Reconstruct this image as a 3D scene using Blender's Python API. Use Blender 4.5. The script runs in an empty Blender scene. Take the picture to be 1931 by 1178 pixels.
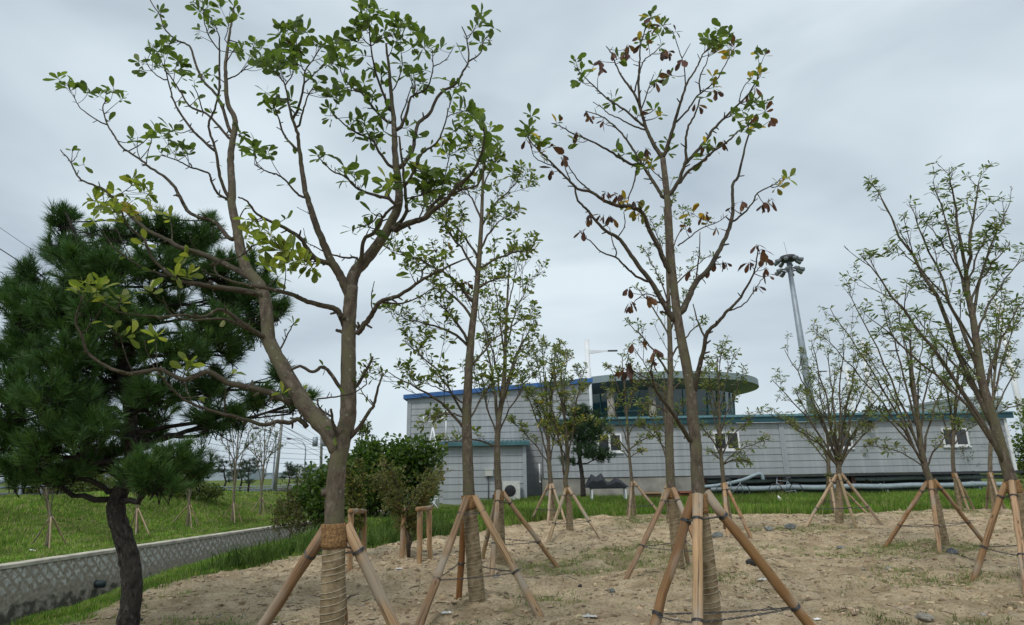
import bpy, math, random
import numpy as np
from mathutils import Vector, Matrix
rad = math.radians
random.seed(7); rng = np.random.default_rng(7)
scene = bpy.context.scene
COL = scene.collection

# ---------------------------------------------------------------- camera
W0, H0, FPX = 1931.0, 1178.0, 1150.0
PITCH, ROLL = rad(14.6), rad(1.0)
CAM = np.array([0.0, 0.0, 1.5])
Fv = np.array([0, math.cos(PITCH), math.sin(PITCH)])
U0 = np.array([0, -math.sin(PITCH), math.cos(PITCH)])
X0 = np.array([1.0, 0, 0])
Rv = X0*math.cos(ROLL) - U0*math.sin(ROLL)
Uv = U0*math.cos(ROLL) + X0*math.sin(ROLL)
cd = bpy.data.cameras.new('camera'); cam = bpy.data.objects.new('camera', cd); COL.objects.link(cam)
cd.sensor_width = 36.0; cd.lens = 36.0*FPX/W0; cd.clip_start = 0.05; cd.clip_end = 9000
m = Matrix(((Rv[0], Uv[0], -Fv[0], CAM[0]), (Rv[1], Uv[1], -Fv[1], CAM[1]), (Rv[2], Uv[2], -Fv[2], CAM[2]), (0, 0, 0, 1)))
cam.matrix_world = m
scene.camera = cam
scene.render.resolution_x = 1024; scene.render.resolution_y = 625

# ---------------------------------------------------------------- sky and sun
SUN_EL, SUN_ROT = rad(52), rad(205)
world = bpy.data.worlds.new('World'); scene.world = world; world.use_nodes = True
nt = world.node_tree; nt.nodes.clear()
def N(nt, t, **k):
    n = nt.nodes.new(t)
    for a, b in k.items(): setattr(n, a, b)
    return n
sky = N(nt, 'ShaderNodeTexSky', sky_type='NISHITA'); sky.sun_disc = False
sky.sun_elevation = SUN_EL; sky.sun_rotation = SUN_ROT
bg1 = N(nt, 'ShaderNodeBackground'); bg1.inputs[1].default_value = 0.05
nt.links.new(sky.outputs[0], bg1.inputs[0])
tc = N(nt, 'ShaderNodeTexCoord'); mp = N(nt, 'ShaderNodeMapping'); mp.inputs['Scale'].default_value = (1.0, 1.0, 2.6)
mp.inputs['Location'].default_value = (3.1, 0.4, 1.7)
nt.links.new(tc.outputs['Generated'], mp.inputs[0])
no = N(nt, 'ShaderNodeTexNoise'); no.inputs['Scale'].default_value = 1.7; no.inputs['Detail'].default_value = 4; no.inputs['Roughness'].default_value = 0.5
no.inputs['Distortion'].default_value = 0.35
nt.links.new(mp.outputs[0], no.inputs[0])
cr = N(nt, 'ShaderNodeValToRGB')
cr.color_ramp.elements[0].position = 0.30; cr.color_ramp.elements[0].color = (0.365, 0.440, 0.510, 1)
cr.color_ramp.elements[1].position = 0.68; cr.color_ramp.elements[1].color = (0.650, 0.738, 0.795, 1)
nt.links.new(no.outputs[0], cr.inputs[0])
bg2 = N(nt, 'ShaderNodeBackground'); bg2.inputs[1].default_value = 0.98
nt.links.new(cr.outputs[0], bg2.inputs[0])
mx = N(nt, 'ShaderNodeMixShader'); mx.inputs[0].default_value = 0.94
nt.links.new(bg1.outputs[0], mx.inputs[1]); nt.links.new(bg2.outputs[0], mx.inputs[2])
wo = N(nt, 'ShaderNodeOutputWorld'); nt.links.new(mx.outputs[0], wo.inputs[0])
sl = bpy.data.lights.new('sun', 'SUN'); sl.energy = 1.3; sl.angle = rad(14); sl.color = (1, 0.965, 0.91)
so = bpy.data.objects.new('sun', sl); COL.objects.link(so)
sd = Vector((math.sin(SUN_ROT)*math.cos(SUN_EL), math.cos(SUN_ROT)*math.cos(SUN_EL), math.sin(SUN_EL)))
so.rotation_euler = sd.to_track_quat('Z', 'Y').to_euler(); so.location = (0, -10, 30)
vs = scene.view_settings; vs.view_transform = 'Standard'; vs.look = 'None'; vs.gamma = 1; vs.exposure = 0.30
scene.render.engine = 'CYCLES'
scene.cycles.max_bounces = 6; scene.cycles.transparent_max_bounces = 8

# ---------------------------------------------------------------- helpers
def P(px, py, Y):
    """the real place of a point of the photograph that stands Y metres ahead"""
    px = np.asarray(px, float); py = np.asarray(py, float)
    d = Fv + ((px-W0/2)/FPX)[..., None]*Rv + ((H0/2-py)/FPX)[..., None]*Uv
    return CAM + d*(np.asarray(Y, float)/d[..., 1])[..., None]
def XZ(px, py, Y):
    p = P(px, py, Y); return float(p[0]), float(p[2])

_perm = np.random.default_rng(3).random((256, 256))
def vn(x, y, s=1.0, o=0):
    x = np.asarray(x, float)*s + 13.7*o + 500; y = np.asarray(y, float)*s + 7.3*o + 500
    xi = np.floor(x).astype(int); yi = np.floor(y).astype(int); fx = x-xi; fy = y-yi
    fx = fx*fx*(3-2*fx); fy = fy*fy*(3-2*fy)
    g = lambda a, b: _perm[a % 256, b % 256]
    return (g(xi, yi)*(1-fx)+g(xi+1, yi)*fx)*(1-fy) + (g(xi, yi+1)*(1-fx)+g(xi+1, yi+1)*fx)*fy - 0.5
def sm(t): t = np.clip(t, 0, 1); return t*t*(3-2*t)

def xwall(y): return -14.8 + 0.13*(np.asarray(y, float)-17.6)
MOUNDS = []
def zg(x, y, fine=True):
    x = np.asarray(x, float); y = np.asarray(y, float)
    xw = xwall(np.minimum(y, 60))
    foot = xw + 2.0; wd = np.interp(y, [6, 12, 20], [9.3, 8.6, 7.4]); crest = foot + wd
    z = 0.10*vn(x, y, .35, 1) + 0.07*vn(x, y, .9, 2)
    if fine:
        d = dirt(x, y)
        z = z + d*(0.085*vn(x, y, 2.6, 3) + 0.05*vn(x, y, 6, 4) + .034*vn(x, y, 13, 5) - .05*np.clip(vn(x, y, 4.3, 15)-.15, 0, 1)/.35)
        z = z + d*0.10*np.clip(vn(x, y, 1.3, 9)-.22, 0, 1)/.28*(y > 9)
    for (a, b, h) in MOUNDS:
        z = z + h*np.exp(-((x-a)**2+(y-b)**2)/.35)
    t = np.clip((crest-x)/wd, 0, 1)
    D = np.interp(y, [15, 18, 22, 26, 32], [2.25, 2.15, 1.85, 1.6, 1.45])
    z = z - D*t**np.interp(y, [18, 24], [.6, .85])
    z = z - (2.7-D)*sm((foot-x)/.6)
    zt = -1.02 - .015*np.clip(y-17.6, -5, 40)
    zr = np.interp(y, [0, 20, 30, 45, 70, 90], [.7, .7, .6, .5, -.5, -.8])
    zb = zt + .15*vn(x, y, .5, 6)*sm((xw-1-x)/2) + (zr-zt)*sm((xw-5.0-x)/8.0)
    z = np.where(x < xw-.18, zb, z)
    far = sm((y-95)/60)
    return z*(1-far) - 1.0*far
EDGE_Y = [-20, 0, 6.9, 8.6, 9.6, 10.3, 12.8, 14.1, 15.3, 17.8, 21, 21.8, 23]
EDGE_X = [-5.2, -5.2, -5, -5.1, -4.7, -4.2, -4.3, -3.2, -1.85, -.8, 2.5, 70, 400]
def dirt(x, y):
    x = np.asarray(x, float); y = np.asarray(y, float)
    yy = y + .9*vn(x, y, .8, 7) + .4*vn(x, y, 3, 8)
    xe = np.interp(yy, EDGE_Y, EDGE_X) + .5*vn(x, y, 1.3, 11)
    return sm((x-xe)/.35+.5)
def G(px, py):
    """where the line of sight through (px, py) meets the ground"""
    d = P(px, py, 1.0)-CAM
    ys = np.arange(1.0, 180, .02); p = CAM + d*ys[:, None]
    hit = np.where(p[:, 2] < zg(p[:, 0], p[:, 1], False))[0]
    return p[hit[0]] if len(hit) else p[-1]

class M:
    def __init__(s): s.v = []; s.f = {3: [], 4: []}; s.c = []; s.t = []; s.n = 0; s.mi = {3: [], 4: []}
    def add(s, v, f, col=None, tc=None, mi=0):
        v = np.asarray(v, float).reshape(-1, 3); f = np.asarray(f, int)
        s.v.append(v); k = f.shape[1]; s.f[k].append(f+s.n); s.mi[k].append(np.full(len(f), mi))
        s.c.append(np.tile(np.array([1, 1, 1, 1.]), (len(v), 1)) if col is None else np.broadcast_to(np.asarray(col, float), (len(v), 4)))
        s.t.append(v if tc is None else tc); s.n += len(v)
    def more(s, f, base, mi=0):
        f = np.asarray(f, int); s.f[f.shape[1]].append(f+base); s.mi[f.shape[1]].append(np.full(len(f), mi))
    def box(s, a, b, col=None, mi=0, rot=None, piv=None):
        x0, y0, z0 = a; x1, y1, z1 = b
        v = np.array([[x0, y0, z0], [x1, y0, z0], [x1, y1, z0], [x0, y1, z0], [x0, y0, z1], [x1, y0, z1], [x1, y1, z1], [x0, y1, z1]], float)
        if rot is not None:
            c, q = math.cos(rot), math.sin(rot); px, py = piv
            dx = v[:, 0]-px; dy = v[:, 1]-py; v = np.c_[px+dx*c-dy*q, py+dx*q+dy*c, v[:, 2]]
        s.add(v, [[3, 2, 1, 0], [4, 5, 6, 7], [0, 1, 5, 4], [1, 2, 6, 5], [2, 3, 7, 6], [3, 0, 4, 7]], col, None, mi)
    def tube(s, pts, r, n=6, col=None, rough=0, mi=0, seed=0, close=False):
        pts = np.asarray(pts, float); k = len(pts); r = np.broadcast_to(np.asarray(r, float), (k,))
        T = np.gradient(pts, axis=0); T /= np.linalg.norm(T, axis=1)[:, None]+1e-12
        a = np.array([0, 0, 1.]) if abs(T[0][2]) < .9 else np.array([1., 0, 0])
        u = np.cross(T[0], a); u /= np.linalg.norm(u); us = []
        for i in range(k):
            u = u - T[i]*np.dot(u, T[i]); u /= np.linalg.norm(u)+1e-12; us.append(u.copy())
        us = np.array(us); ws = np.cross(T, us)
        th = np.linspace(0, 2*math.pi, n, endpoint=False)
        rr = r[:, None]*np.ones((1, n))
        if rough: rr = rr*(1+rough*np.random.default_rng(seed+k).standard_normal((k, n)))
        V = pts[:, None, :] + rr[..., None]*(np.cos(th)[None, :, None]*us[:, None, :]+np.sin(th)[None, :, None]*ws[:, None, :])
        L = np.r_[0, np.cumsum(np.linalg.norm(np.diff(pts, axis=0), axis=1))] + seed*1.37 % 50
        TC = np.stack([r[:, None]*np.cos(th)[None, :]*1.0, r[:, None]*np.sin(th)[None, :]*1.0, np.broadcast_to(L[:, None], (k, n))], -1)
        i, j = np.meshgrid(np.arange(k-1), np.arange(n), indexing='ij')
        j2 = (j+1) % n
        F = np.stack([i*n+j, i*n+j2, (i+1)*n+j2, (i+1)*n+j], -1).reshape(-1, 4)
        b = s.n
        s.add(np.vstack([V.reshape(-1, 3), pts[:1], pts[-1:]]), F, col, np.vstack([TC.reshape(-1, 3), [[0, 0, L[0]]], [[0, 0, L[-1]]]]), mi)
        q = np.arange(n); q2 = (q+1) % n
        s.more(np.stack([np.full(n, k*n), q2, q], -1), b, mi)
        s.more(np.stack([np.full(n, k*n+1), (k-1)*n+q, (k-1)*n+q2], -1), b, mi)
    def build(s, name, mats, parent=None, smooth=True, origin=None):
        me = bpy.data.meshes.new(name)
        V = np.vstack(s.v)
        o = np.array(origin if origin is not None else (0, 0, 0), float)
        pw = np.zeros(3); q = parent
        while q is not None: pw = pw+np.array(q.location); q = q.parent
        if origin is None and parent is not None: o = pw
        me.vertices.add(len(V)); me.vertices.foreach_set('co', (V-o).ravel())
        f3 = np.vstack(s.f[3]) if s.f[3] else np.zeros((0, 3), int); f4 = np.vstack(s.f[4]) if s.f[4] else np.zeros((0, 4), int)
        m3 = np.concatenate(s.mi[3]) if s.f[3] else np.zeros(0, int); m4 = np.concatenate(s.mi[4]) if s.f[4] else np.zeros(0, int)
        li = np.concatenate([f3.ravel(), f4.ravel()])
        me.loops.add(len(li)); me.loops.foreach_set('vertex_index', li)
        npoly = len(f3)+len(f4)
        me.polygons.add(npoly)
        st = np.concatenate([np.arange(len(f3))*3, len(f3)*3+np.arange(len(f4))*4])
        me.polygons.foreach_set('loop_start', st.astype(np.int32))
        me.polygons.foreach_set('loop_total', np.concatenate([np.full(len(f3), 3), np.full(len(f4), 4)]).astype(np.int32))
        me.polygons.foreach_set('material_index', np.concatenate([m3, m4]).astype(np.int32))
        me.polygons.foreach_set('use_smooth', np.full(npoly, smooth))
        ca = me.color_attributes.new('tint', 'FLOAT_COLOR', 'POINT'); ca.data.foreach_set('color', np.vstack(s.c).ravel())
        ta = me.attributes.new('tc', 'FLOAT_VECTOR', 'POINT'); ta.data.foreach_set('vector', np.vstack(s.t).astype(np.float32).ravel())
        me.update(calc_edges=True); me.validate()
        if not isinstance(mats, (list, tuple)): mats = [mats]
        for mm in mats: me.materials.append(mm)
        ob = bpy.data.objects.new(name, me); COL.objects.link(ob)
        if origin is not None: ob.location = origin
        if parent is not None:
            ob.parent = parent
            if origin is not None: ob.location = o-pw
        return ob
def tag(o, label=None, cat=None, group=None, kind=None):
    if label: o['label'] = label
    if cat: o['category'] = cat
    if group: o['group'] = group
    if kind: o['kind'] = kind
    return o
def empty(name, loc, label, cat, group=None):
    o = bpy.data.objects.new(name, None); COL.objects.link(o); o.location = [float(a) for a in loc]; o.empty_display_size = .2
    return tag(o, label, cat, group)
def kids(o): return [c for c in bpy.data.objects if c.parent == o]
def copy_tree(o, loc=None, label=None, scale=None, rot=None, parent=None):
    c = o.copy(); COL.objects.link(c)
    if parent: c.parent = parent
    for ch in kids(o): copy_tree(ch, parent=c)
    if loc is not None: c.location = [float(a) for a in loc]
    if label: c['label'] = label
    if scale: c.scale = (scale,)*3
    if rot is not None: c.rotation_euler = (0, 0, rot)
    return c
def smooth_path(p, per=4):
    p = np.asarray(p, float)
    if len(p) < 3: 
        t = np.linspace(0, 1, per+1)[:, None]; return p[0]*(1-t)+p[-1]*t
    q = np.vstack([2*p[0]-p[1], p, 2*p[-1]-p[-2]]); out = []
    for i in range(1, len(q)-2):
        a, b, c, d = q[i-1], q[i], q[i+1], q[i+2]
        for t in np.linspace(0, 1, per, endpoint=False):
            out.append(.5*((2*b)+(-a+c)*t+(2*a-5*b+4*c-d)*t*t+(-a+3*b-3*c+d)*t**3))
    out.append(p[-1]); return np.array(out)

# ---------------------------------------------------------------- materials
def mat(name):
    m = bpy.data.materials.new(name); m.use_nodes = True; t = m.node_tree
    return m, t, t.nodes['Principled BSDF']
def simple(name, col, rough=.6, metal=0, var=.12, scale=6, bump=0.0, bscale=30, spec=.5):
    m, t, b = mat(name)
    b.inputs['Roughness'].default_value = rough; b.inputs['Metallic'].default_value = metal
    b.inputs['Specular IOR Level'].default_value = spec
    tcn = N(t, 'ShaderNodeTexCoord'); n = N(t, 'ShaderNodeTexNoise'); n.inputs['Scale'].default_value = scale; n.inputs['Detail'].default_value = 6
    t.links.new(tcn.outputs['Object'], n.inputs[0])
    r = N(t, 'ShaderNodeValToRGB'); r.color_ramp.elements[0].position = .3; r.color_ramp.elements[1].position = .7
    r.color_ramp.elements[0].color = tuple(max(0, c*(1-var*1.6)) for c in col)+(1,)
    r.color_ramp.elements[1].color = tuple(min(1, c*(1+var)) for c in col)+(1,)
    t.links.new(n.outputs[0], r.inputs[0]); t.links.new(r.outputs[0], b.inputs['Base Color'])
    if bump:
        n2 = N(t, 'ShaderNodeTexNoise'); n2.inputs['Scale'].default_value = bscale; n2.inputs['Detail'].default_value = 5
        t.links.new(tcn.outputs['Object'], n2.inputs[0])
        bp = N(t, 'ShaderNodeBump'); bp.inputs['Strength'].default_value = bump; bp.inputs['Distance'].default_value = .02
        t.links.new(n2.outputs[0], bp.inputs['Height']); t.links.new(bp.outputs[0], b.inputs['Normal'])
    return m
def attr_mat(name, c1, c2, sc, rough, bump, dist, c3=None, stretch=(1, 1, 1), tint=True, patch=None):
    """bark and timber: noise laid along the limb"""
    m, t, b = mat(name); b.inputs['Roughness'].default_value = rough; b.inputs['Specular IOR Level'].default_value = .25
    a = N(t, 'ShaderNodeAttribute'); a.attribute_name = 'tc'
    mpn = N(t, 'ShaderNodeMapping'); mpn.inputs['Scale'].default_value = stretch
    t.links.new(a.outputs['Vector'], mpn.inputs[0])
    n = N(t, 'ShaderNodeTexNoise'); n.inputs['Scale'].default_value = sc; n.inputs['Detail'].default_value = 8; n.inputs['Roughness'].default_value = .65
    t.links.new(mpn.outputs[0], n.inputs[0])
    r = N(t, 'ShaderNodeValToRGB'); r.color_ramp.elements[0].position = .32; r.color_ramp.elements[1].position = .68
    r.color_ramp.elements[0].color = c1+(1,); r.color_ramp.elements[1].color = c2+(1,)
    if c3: e = r.color_ramp.elements.new(.5); e.color = c3+(1,)
    t.links.new(n.outputs[0], r.inputs[0]); out = r.outputs[0]
    if patch:
        n3 = N(t, 'ShaderNodeTexNoise'); n3.inputs['Scale'].default_value = patch[1]; n3.inputs['Detail'].default_value = 3
        t.links.new(a.outputs['Vector'], n3.inputs[0])
        r3 = N(t, 'ShaderNodeValToRGB'); r3.color_ramp.elements[0].position = .45; r3.color_ramp.elements[1].position = .62
        t.links.new(n3.outputs[0], r3.inputs[0])
        mixp = N(t, 'ShaderNodeMixRGB', blend_type='MIX'); mixp.inputs[2].default_value = patch[0]+(1,)
        t.links.new(r3.outputs[0], mixp.inputs[0]); t.links.new(out, mixp.inputs[1]); out = mixp.outputs[0]
    if tint:
        ta = N(t, 'ShaderNodeAttribute'); ta.attribute_name = 'tint'
        mm = N(t, 'ShaderNodeMixRGB', blend_type='MULTIPLY'); mm.inputs[0].default_value = 1
        t.links.new(out, mm.inputs[1]); t.links.new(ta.outputs['Color'], mm.inputs[2]); out = mm.outputs[0]
    t.links.new(out, b.inputs['Base Color'])
    if name == 'bark_smooth':
        for sc2, p0, p1, colr in ((38, .12, .24, (.05, .04, .03)), (21, .10, .20, (.26, .25, .21))):
            mk = N(t, 'ShaderNodeMapping'); mk.inputs['Scale'].default_value = (1, 1, .8); t.links.new(a.outputs['Vector'], mk.inputs[0])
            vk = N(t, 'ShaderNodeTexVoronoi'); vk.inputs['Scale'].default_value = sc2; vk.inputs['Randomness'].default_value = 1; t.links.new(mk.outputs[0], vk.inputs[0])
            rk = N(t, 'ShaderNodeValToRGB'); rk.color_ramp.elements[0].position = p0; rk.color_ramp.elements[0].color = (.55, .55, .55, 1); rk.color_ramp.elements[1].position = p1; rk.color_ramp.elements[1].color = (0, 0, 0, 1)
            t.links.new(vk.outputs[0], rk.inputs[0]); xk = N(t, 'ShaderNodeMixRGB'); xk.inputs[2].default_value = colr+(1,); t.links.new(rk.outputs[0], xk.inputs[0]); src = b.inputs['Base Color'].links[0].from_socket; t.links.new(src, xk.inputs[1]); t.links.new(xk.outputs[0], b.inputs['Base Color'])
    if name == 'timber_pole':
        def layer(scale3, sc2, p0, p1, colr, out):
            mk = N(t, 'ShaderNodeMapping'); mk.inputs['Scale'].default_value = scale3; t.links.new(a.outputs['Vector'], mk.inputs[0])
            vk = N(t, 'ShaderNodeTexVoronoi') if sc2 > 0 else N(t, 'ShaderNodeTexNoise'); vk.inputs['Scale'].default_value = abs(sc2); t.links.new(mk.outputs[0], vk.inputs[0])
            rk = N(t, 'ShaderNodeValToRGB'); rk.color_ramp.elements[0].position = p0; rk.color_ramp.elements[0].color = (1, 1, 1, 1); rk.color_ramp.elements[1].position = p1; rk.color_ramp.elements[1].color = (0, 0, 0, 1)
            t.links.new(vk.outputs[0], rk.inputs[0]); xk = N(t, 'ShaderNodeMixRGB'); xk.inputs[2].default_value = colr+(1,); t.links.new(rk.outputs[0], xk.inputs[0]); t.links.new(out, xk.inputs[1]); return xk.outputs[0]
        out = layer((1, 1, .35), 16, .10, .20, (.12, .07, .035), out)
        out = layer((1, 1, .02), -70, .36, .42, (.13, .09, .06), out)
        out = layer((1, 1, .5), -4, .34, .50, (.34, .285, .22), out)
        t.links.new(out, b.inputs['Base Color'])
    bp = N(t, 'ShaderNodeBump'); bp.inputs['Strength'].default_value = bump; bp.inputs['Distance'].default_value = dist
    t.links.new(n.outputs[0], bp.inputs['Height']); t.links.new(bp.outputs[0], b.inputs['Normal'])
    return m
def leaf_mat(name, trans=.35, rough=.45, tr_gain=1.6, spec=.4):
    m, t, b = mat(name); b.inputs['Roughness'].default_value = rough; b.inputs['Specular IOR Level'].default_value = spec
    a = N(t, 'ShaderNodeAttribute'); a.attribute_name = 'tint'
    t.links.new(a.outputs['Color'], b.inputs['Base Color'])
    tr = N(t, 'ShaderNodeBsdfTranslucent')
    g = N(t, 'ShaderNodeMixRGB', blend_type='MULTIPLY'); g.inputs[0].default_value = 1; g.inputs[2].default_value = (tr_gain, tr_gain*1.15, tr_gain*.5, 1)
    t.links.new(a.outputs['Color'], g.inputs[1]); t.links.new(g.outputs[0], tr.inputs[0])
    mxn = N(t, 'ShaderNodeMixShader'); mxn.inputs[0].default_value = trans
    t.links.new(b.outputs[0], mxn.inputs[1]); t.links.new(tr.outputs[0], mxn.inputs[2])
    t.links.new(mxn.outputs[0], t.nodes['Material Output'].inputs[0])
    return m
BARK = attr_mat('bark_smooth', (.055, .043, .033), (.185, .15, .118), 26, .85, .6, .009, (.105, .083, .062), (1, 1, .5), patch=((.115, .105, .062), 6))
BARK_PINE = attr_mat('bark_pine', (.008, .007, .006), (.13, .115, .10), 34, .95, 1.0, .06, (.04, .034, .030), (1, 1, .4), patch=((.055, .048, .042), 14))
TIMBER = attr_mat('timber_pole', (.27, .185, .115), (.56, .43, .30), 34, .75, .6, .005, (.44, .325, .215), (1, 1, .05), patch=((.40, .31, .21), 4.5))
LEAF = leaf_mat('leaf', .40, .5, 1.7, .3); NEEDLE = leaf_mat('needle', .15, .5, 1.2, .3)
GRASSM = leaf_mat('grass_blade', .3, .6, 1.4, .2)
WIREM = simple('galvanised_wire', (.12, .12, .125), .45, .8, .2, 40)
COIR = simple('coir_matting', (.34, .20, .095), .95, 0, .35, 60, .9, 160, .1)
CONC = simple('weathered_concrete', (.30, .285, .25), .9, 0, .25, 1.2, .4, 20)
WHITE = simple('white_paint', (.78, .79, .80), .5, 0, .06, 3)
GREYMETAL = simple('grey_steel', (.30, .34, .38), .5, .3, .1, 2)
DARKM = simple('dark_steel', (.05, .05, .055), .6, .2, .2, 5)
SOILM = simple('stone', (.16, .16, .155), .85, 0, .3, 12, .6, 25)
BLUE = simple('blue_roof_trim', (.035, .13, .36), .55, 0, .12, 2)
TEAL = simple('teal_roof_metal', (.065, .17, .19), .5, .2, .15, 1.5)
TEALD = simple('dark_teal_fascia', (.012, .07, .09), .5, 0, .15, 1.5)
RUST = simple('rusty_steel', (.09, .05, .035), .85, .2, .3, 8)
def burlap():
    m, t, b = mat('burlap'); b.inputs['Roughness'].default_value = .95; b.inputs['Specular IOR Level'].default_value = .1
    a = N(t, 'ShaderNodeAttribute'); a.attribute_name = 'tc'
    w = N(t, 'ShaderNodeTexWave', wave_type='BANDS', bands_direction='Z'); w.inputs['Scale'].default_value = 60; w.inputs['Distortion'].default_value = 3; w.inputs['Detail'].default_value = 3
    n = N(t, 'ShaderNodeTexNoise'); n.inputs['Scale'].default_value = 14; n.inputs['Detail'].default_value = 7
    t.links.new(a.outputs['Vector'], w.inputs[0]); t.links.new(a.outputs['Vector'], n.inputs[0])
    r = N(t, 'ShaderNodeValToRGB'); r.color_ramp.elements[0].position = .3; r.color_ramp.elements[1].position = .72
    r.color_ramp.elements[0].color = (.17, .125, .07, 1); r.color_ramp.elements[1].color = (.40, .315, .20, 1)
    t.links.new(n.outputs[0], r.inputs[0]); t.links.new(r.outputs[0], b.inputs['Base Color'])
    ad = N(t, 'ShaderNodeMath', operation='ADD'); t.links.new(w.outputs[1], ad.inputs[0]); t.links.new(n.outputs[0], ad.inputs[1])
    bp = N(t, 'ShaderNodeBump'); bp.inputs['Strength'].default_value = .6; bp.inputs['Distance'].default_value = .006
    t.links.new(ad.outputs[0], bp.inputs['Height']); t.links.new(bp.outputs[0], b.inputs['Normal'])
    return m
BURLAP = burlap(); TWINE = simple('twine', (.50, .44, .33), .8, 0, .15, 30)
def siding(name, c):
    m, t, b = mat(name); b.inputs['Roughness'].default_value = .55
    tcn = N(t, 'ShaderNodeTexCoord'); mpn = N(t, 'ShaderNodeMapping'); mpn.inputs['Scale'].default_value = (.35, .35, 1.2)
    n = N(t, 'ShaderNodeTexNoise'); n.inputs['Scale'].default_value = 1.1; n.inputs['Detail'].default_value = 7
    t.links.new(tcn.outputs['Object'], mpn.inputs[0]); t.links.new(mpn.outputs[0], n.inputs[0])
    mp2 = N(t, 'ShaderNodeMapping'); mp2.inputs['Scale'].default_value = (3.5, 3.5, .12)
    n2 = N(t, 'ShaderNodeTexNoise'); n2.inputs['Scale'].default_value = 1.2; n2.inputs['Detail'].default_value = 6
    t.links.new(tcn.outputs['Object'], mp2.inputs[0]); t.links.new(mp2.outputs[0], n2.inputs[0])
    ad = N(t, 'ShaderNodeMath', operation='ADD'); t.links.new(n.outputs[0], ad.inputs[0]); t.links.new(n2.outputs[0], ad.inputs[1])
    r = N(t, 'ShaderNodeValToRGB'); r.color_ramp.elements[0].position = .75; r.color_ramp.elements[1].position = 1.2
    r.color_ramp.elements[0].position = .38; r.color_ramp.elements[1].position = .62
    hf = N(t, 'ShaderNodeMath', operation='MULTIPLY'); hf.inputs[1].default_value = .5; t.links.new(ad.outputs[0], hf.inputs[0])
    r.color_ramp.elements[0].color = tuple(x*.80 for x in c)+(1,); r.color_ramp.elements[1].color = tuple(x*1.08 for x in c)+(1,)
    t.links.new(hf.outputs[0], r.inputs[0]); t.links.new(r.outputs[0], b.inputs['Base Color'])
    return m
SIDING = siding('siding_grey', (.345, .365, .38)); TRIM = simple('grey_trim', (.34, .365, .39), .6, 0, .08, 1)
def glass(name, col, rough=.08):
    m, t, b = mat(name); b.inputs['Base Color'].default_value = col+(1,); b.inputs['Roughness'].default_value = rough; b.inputs['Specular IOR Level'].default_value = .8
    n = N(t, 'ShaderNodeTexNoise'); n.inputs['Scale'].default_value = 1.5
    bp = N(t, 'ShaderNodeBump'); bp.inputs['Strength'].default_value = .04; t.links.new(n.outputs[0], bp.inputs['Height']); t.links.new(bp.outputs[0], b.inputs['Normal'])
    return m
GLASS = glass('window_glass', (.012, .014, .018)); GLASST = glass('teal_glass', (.025, .075, .085), .12)
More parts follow.
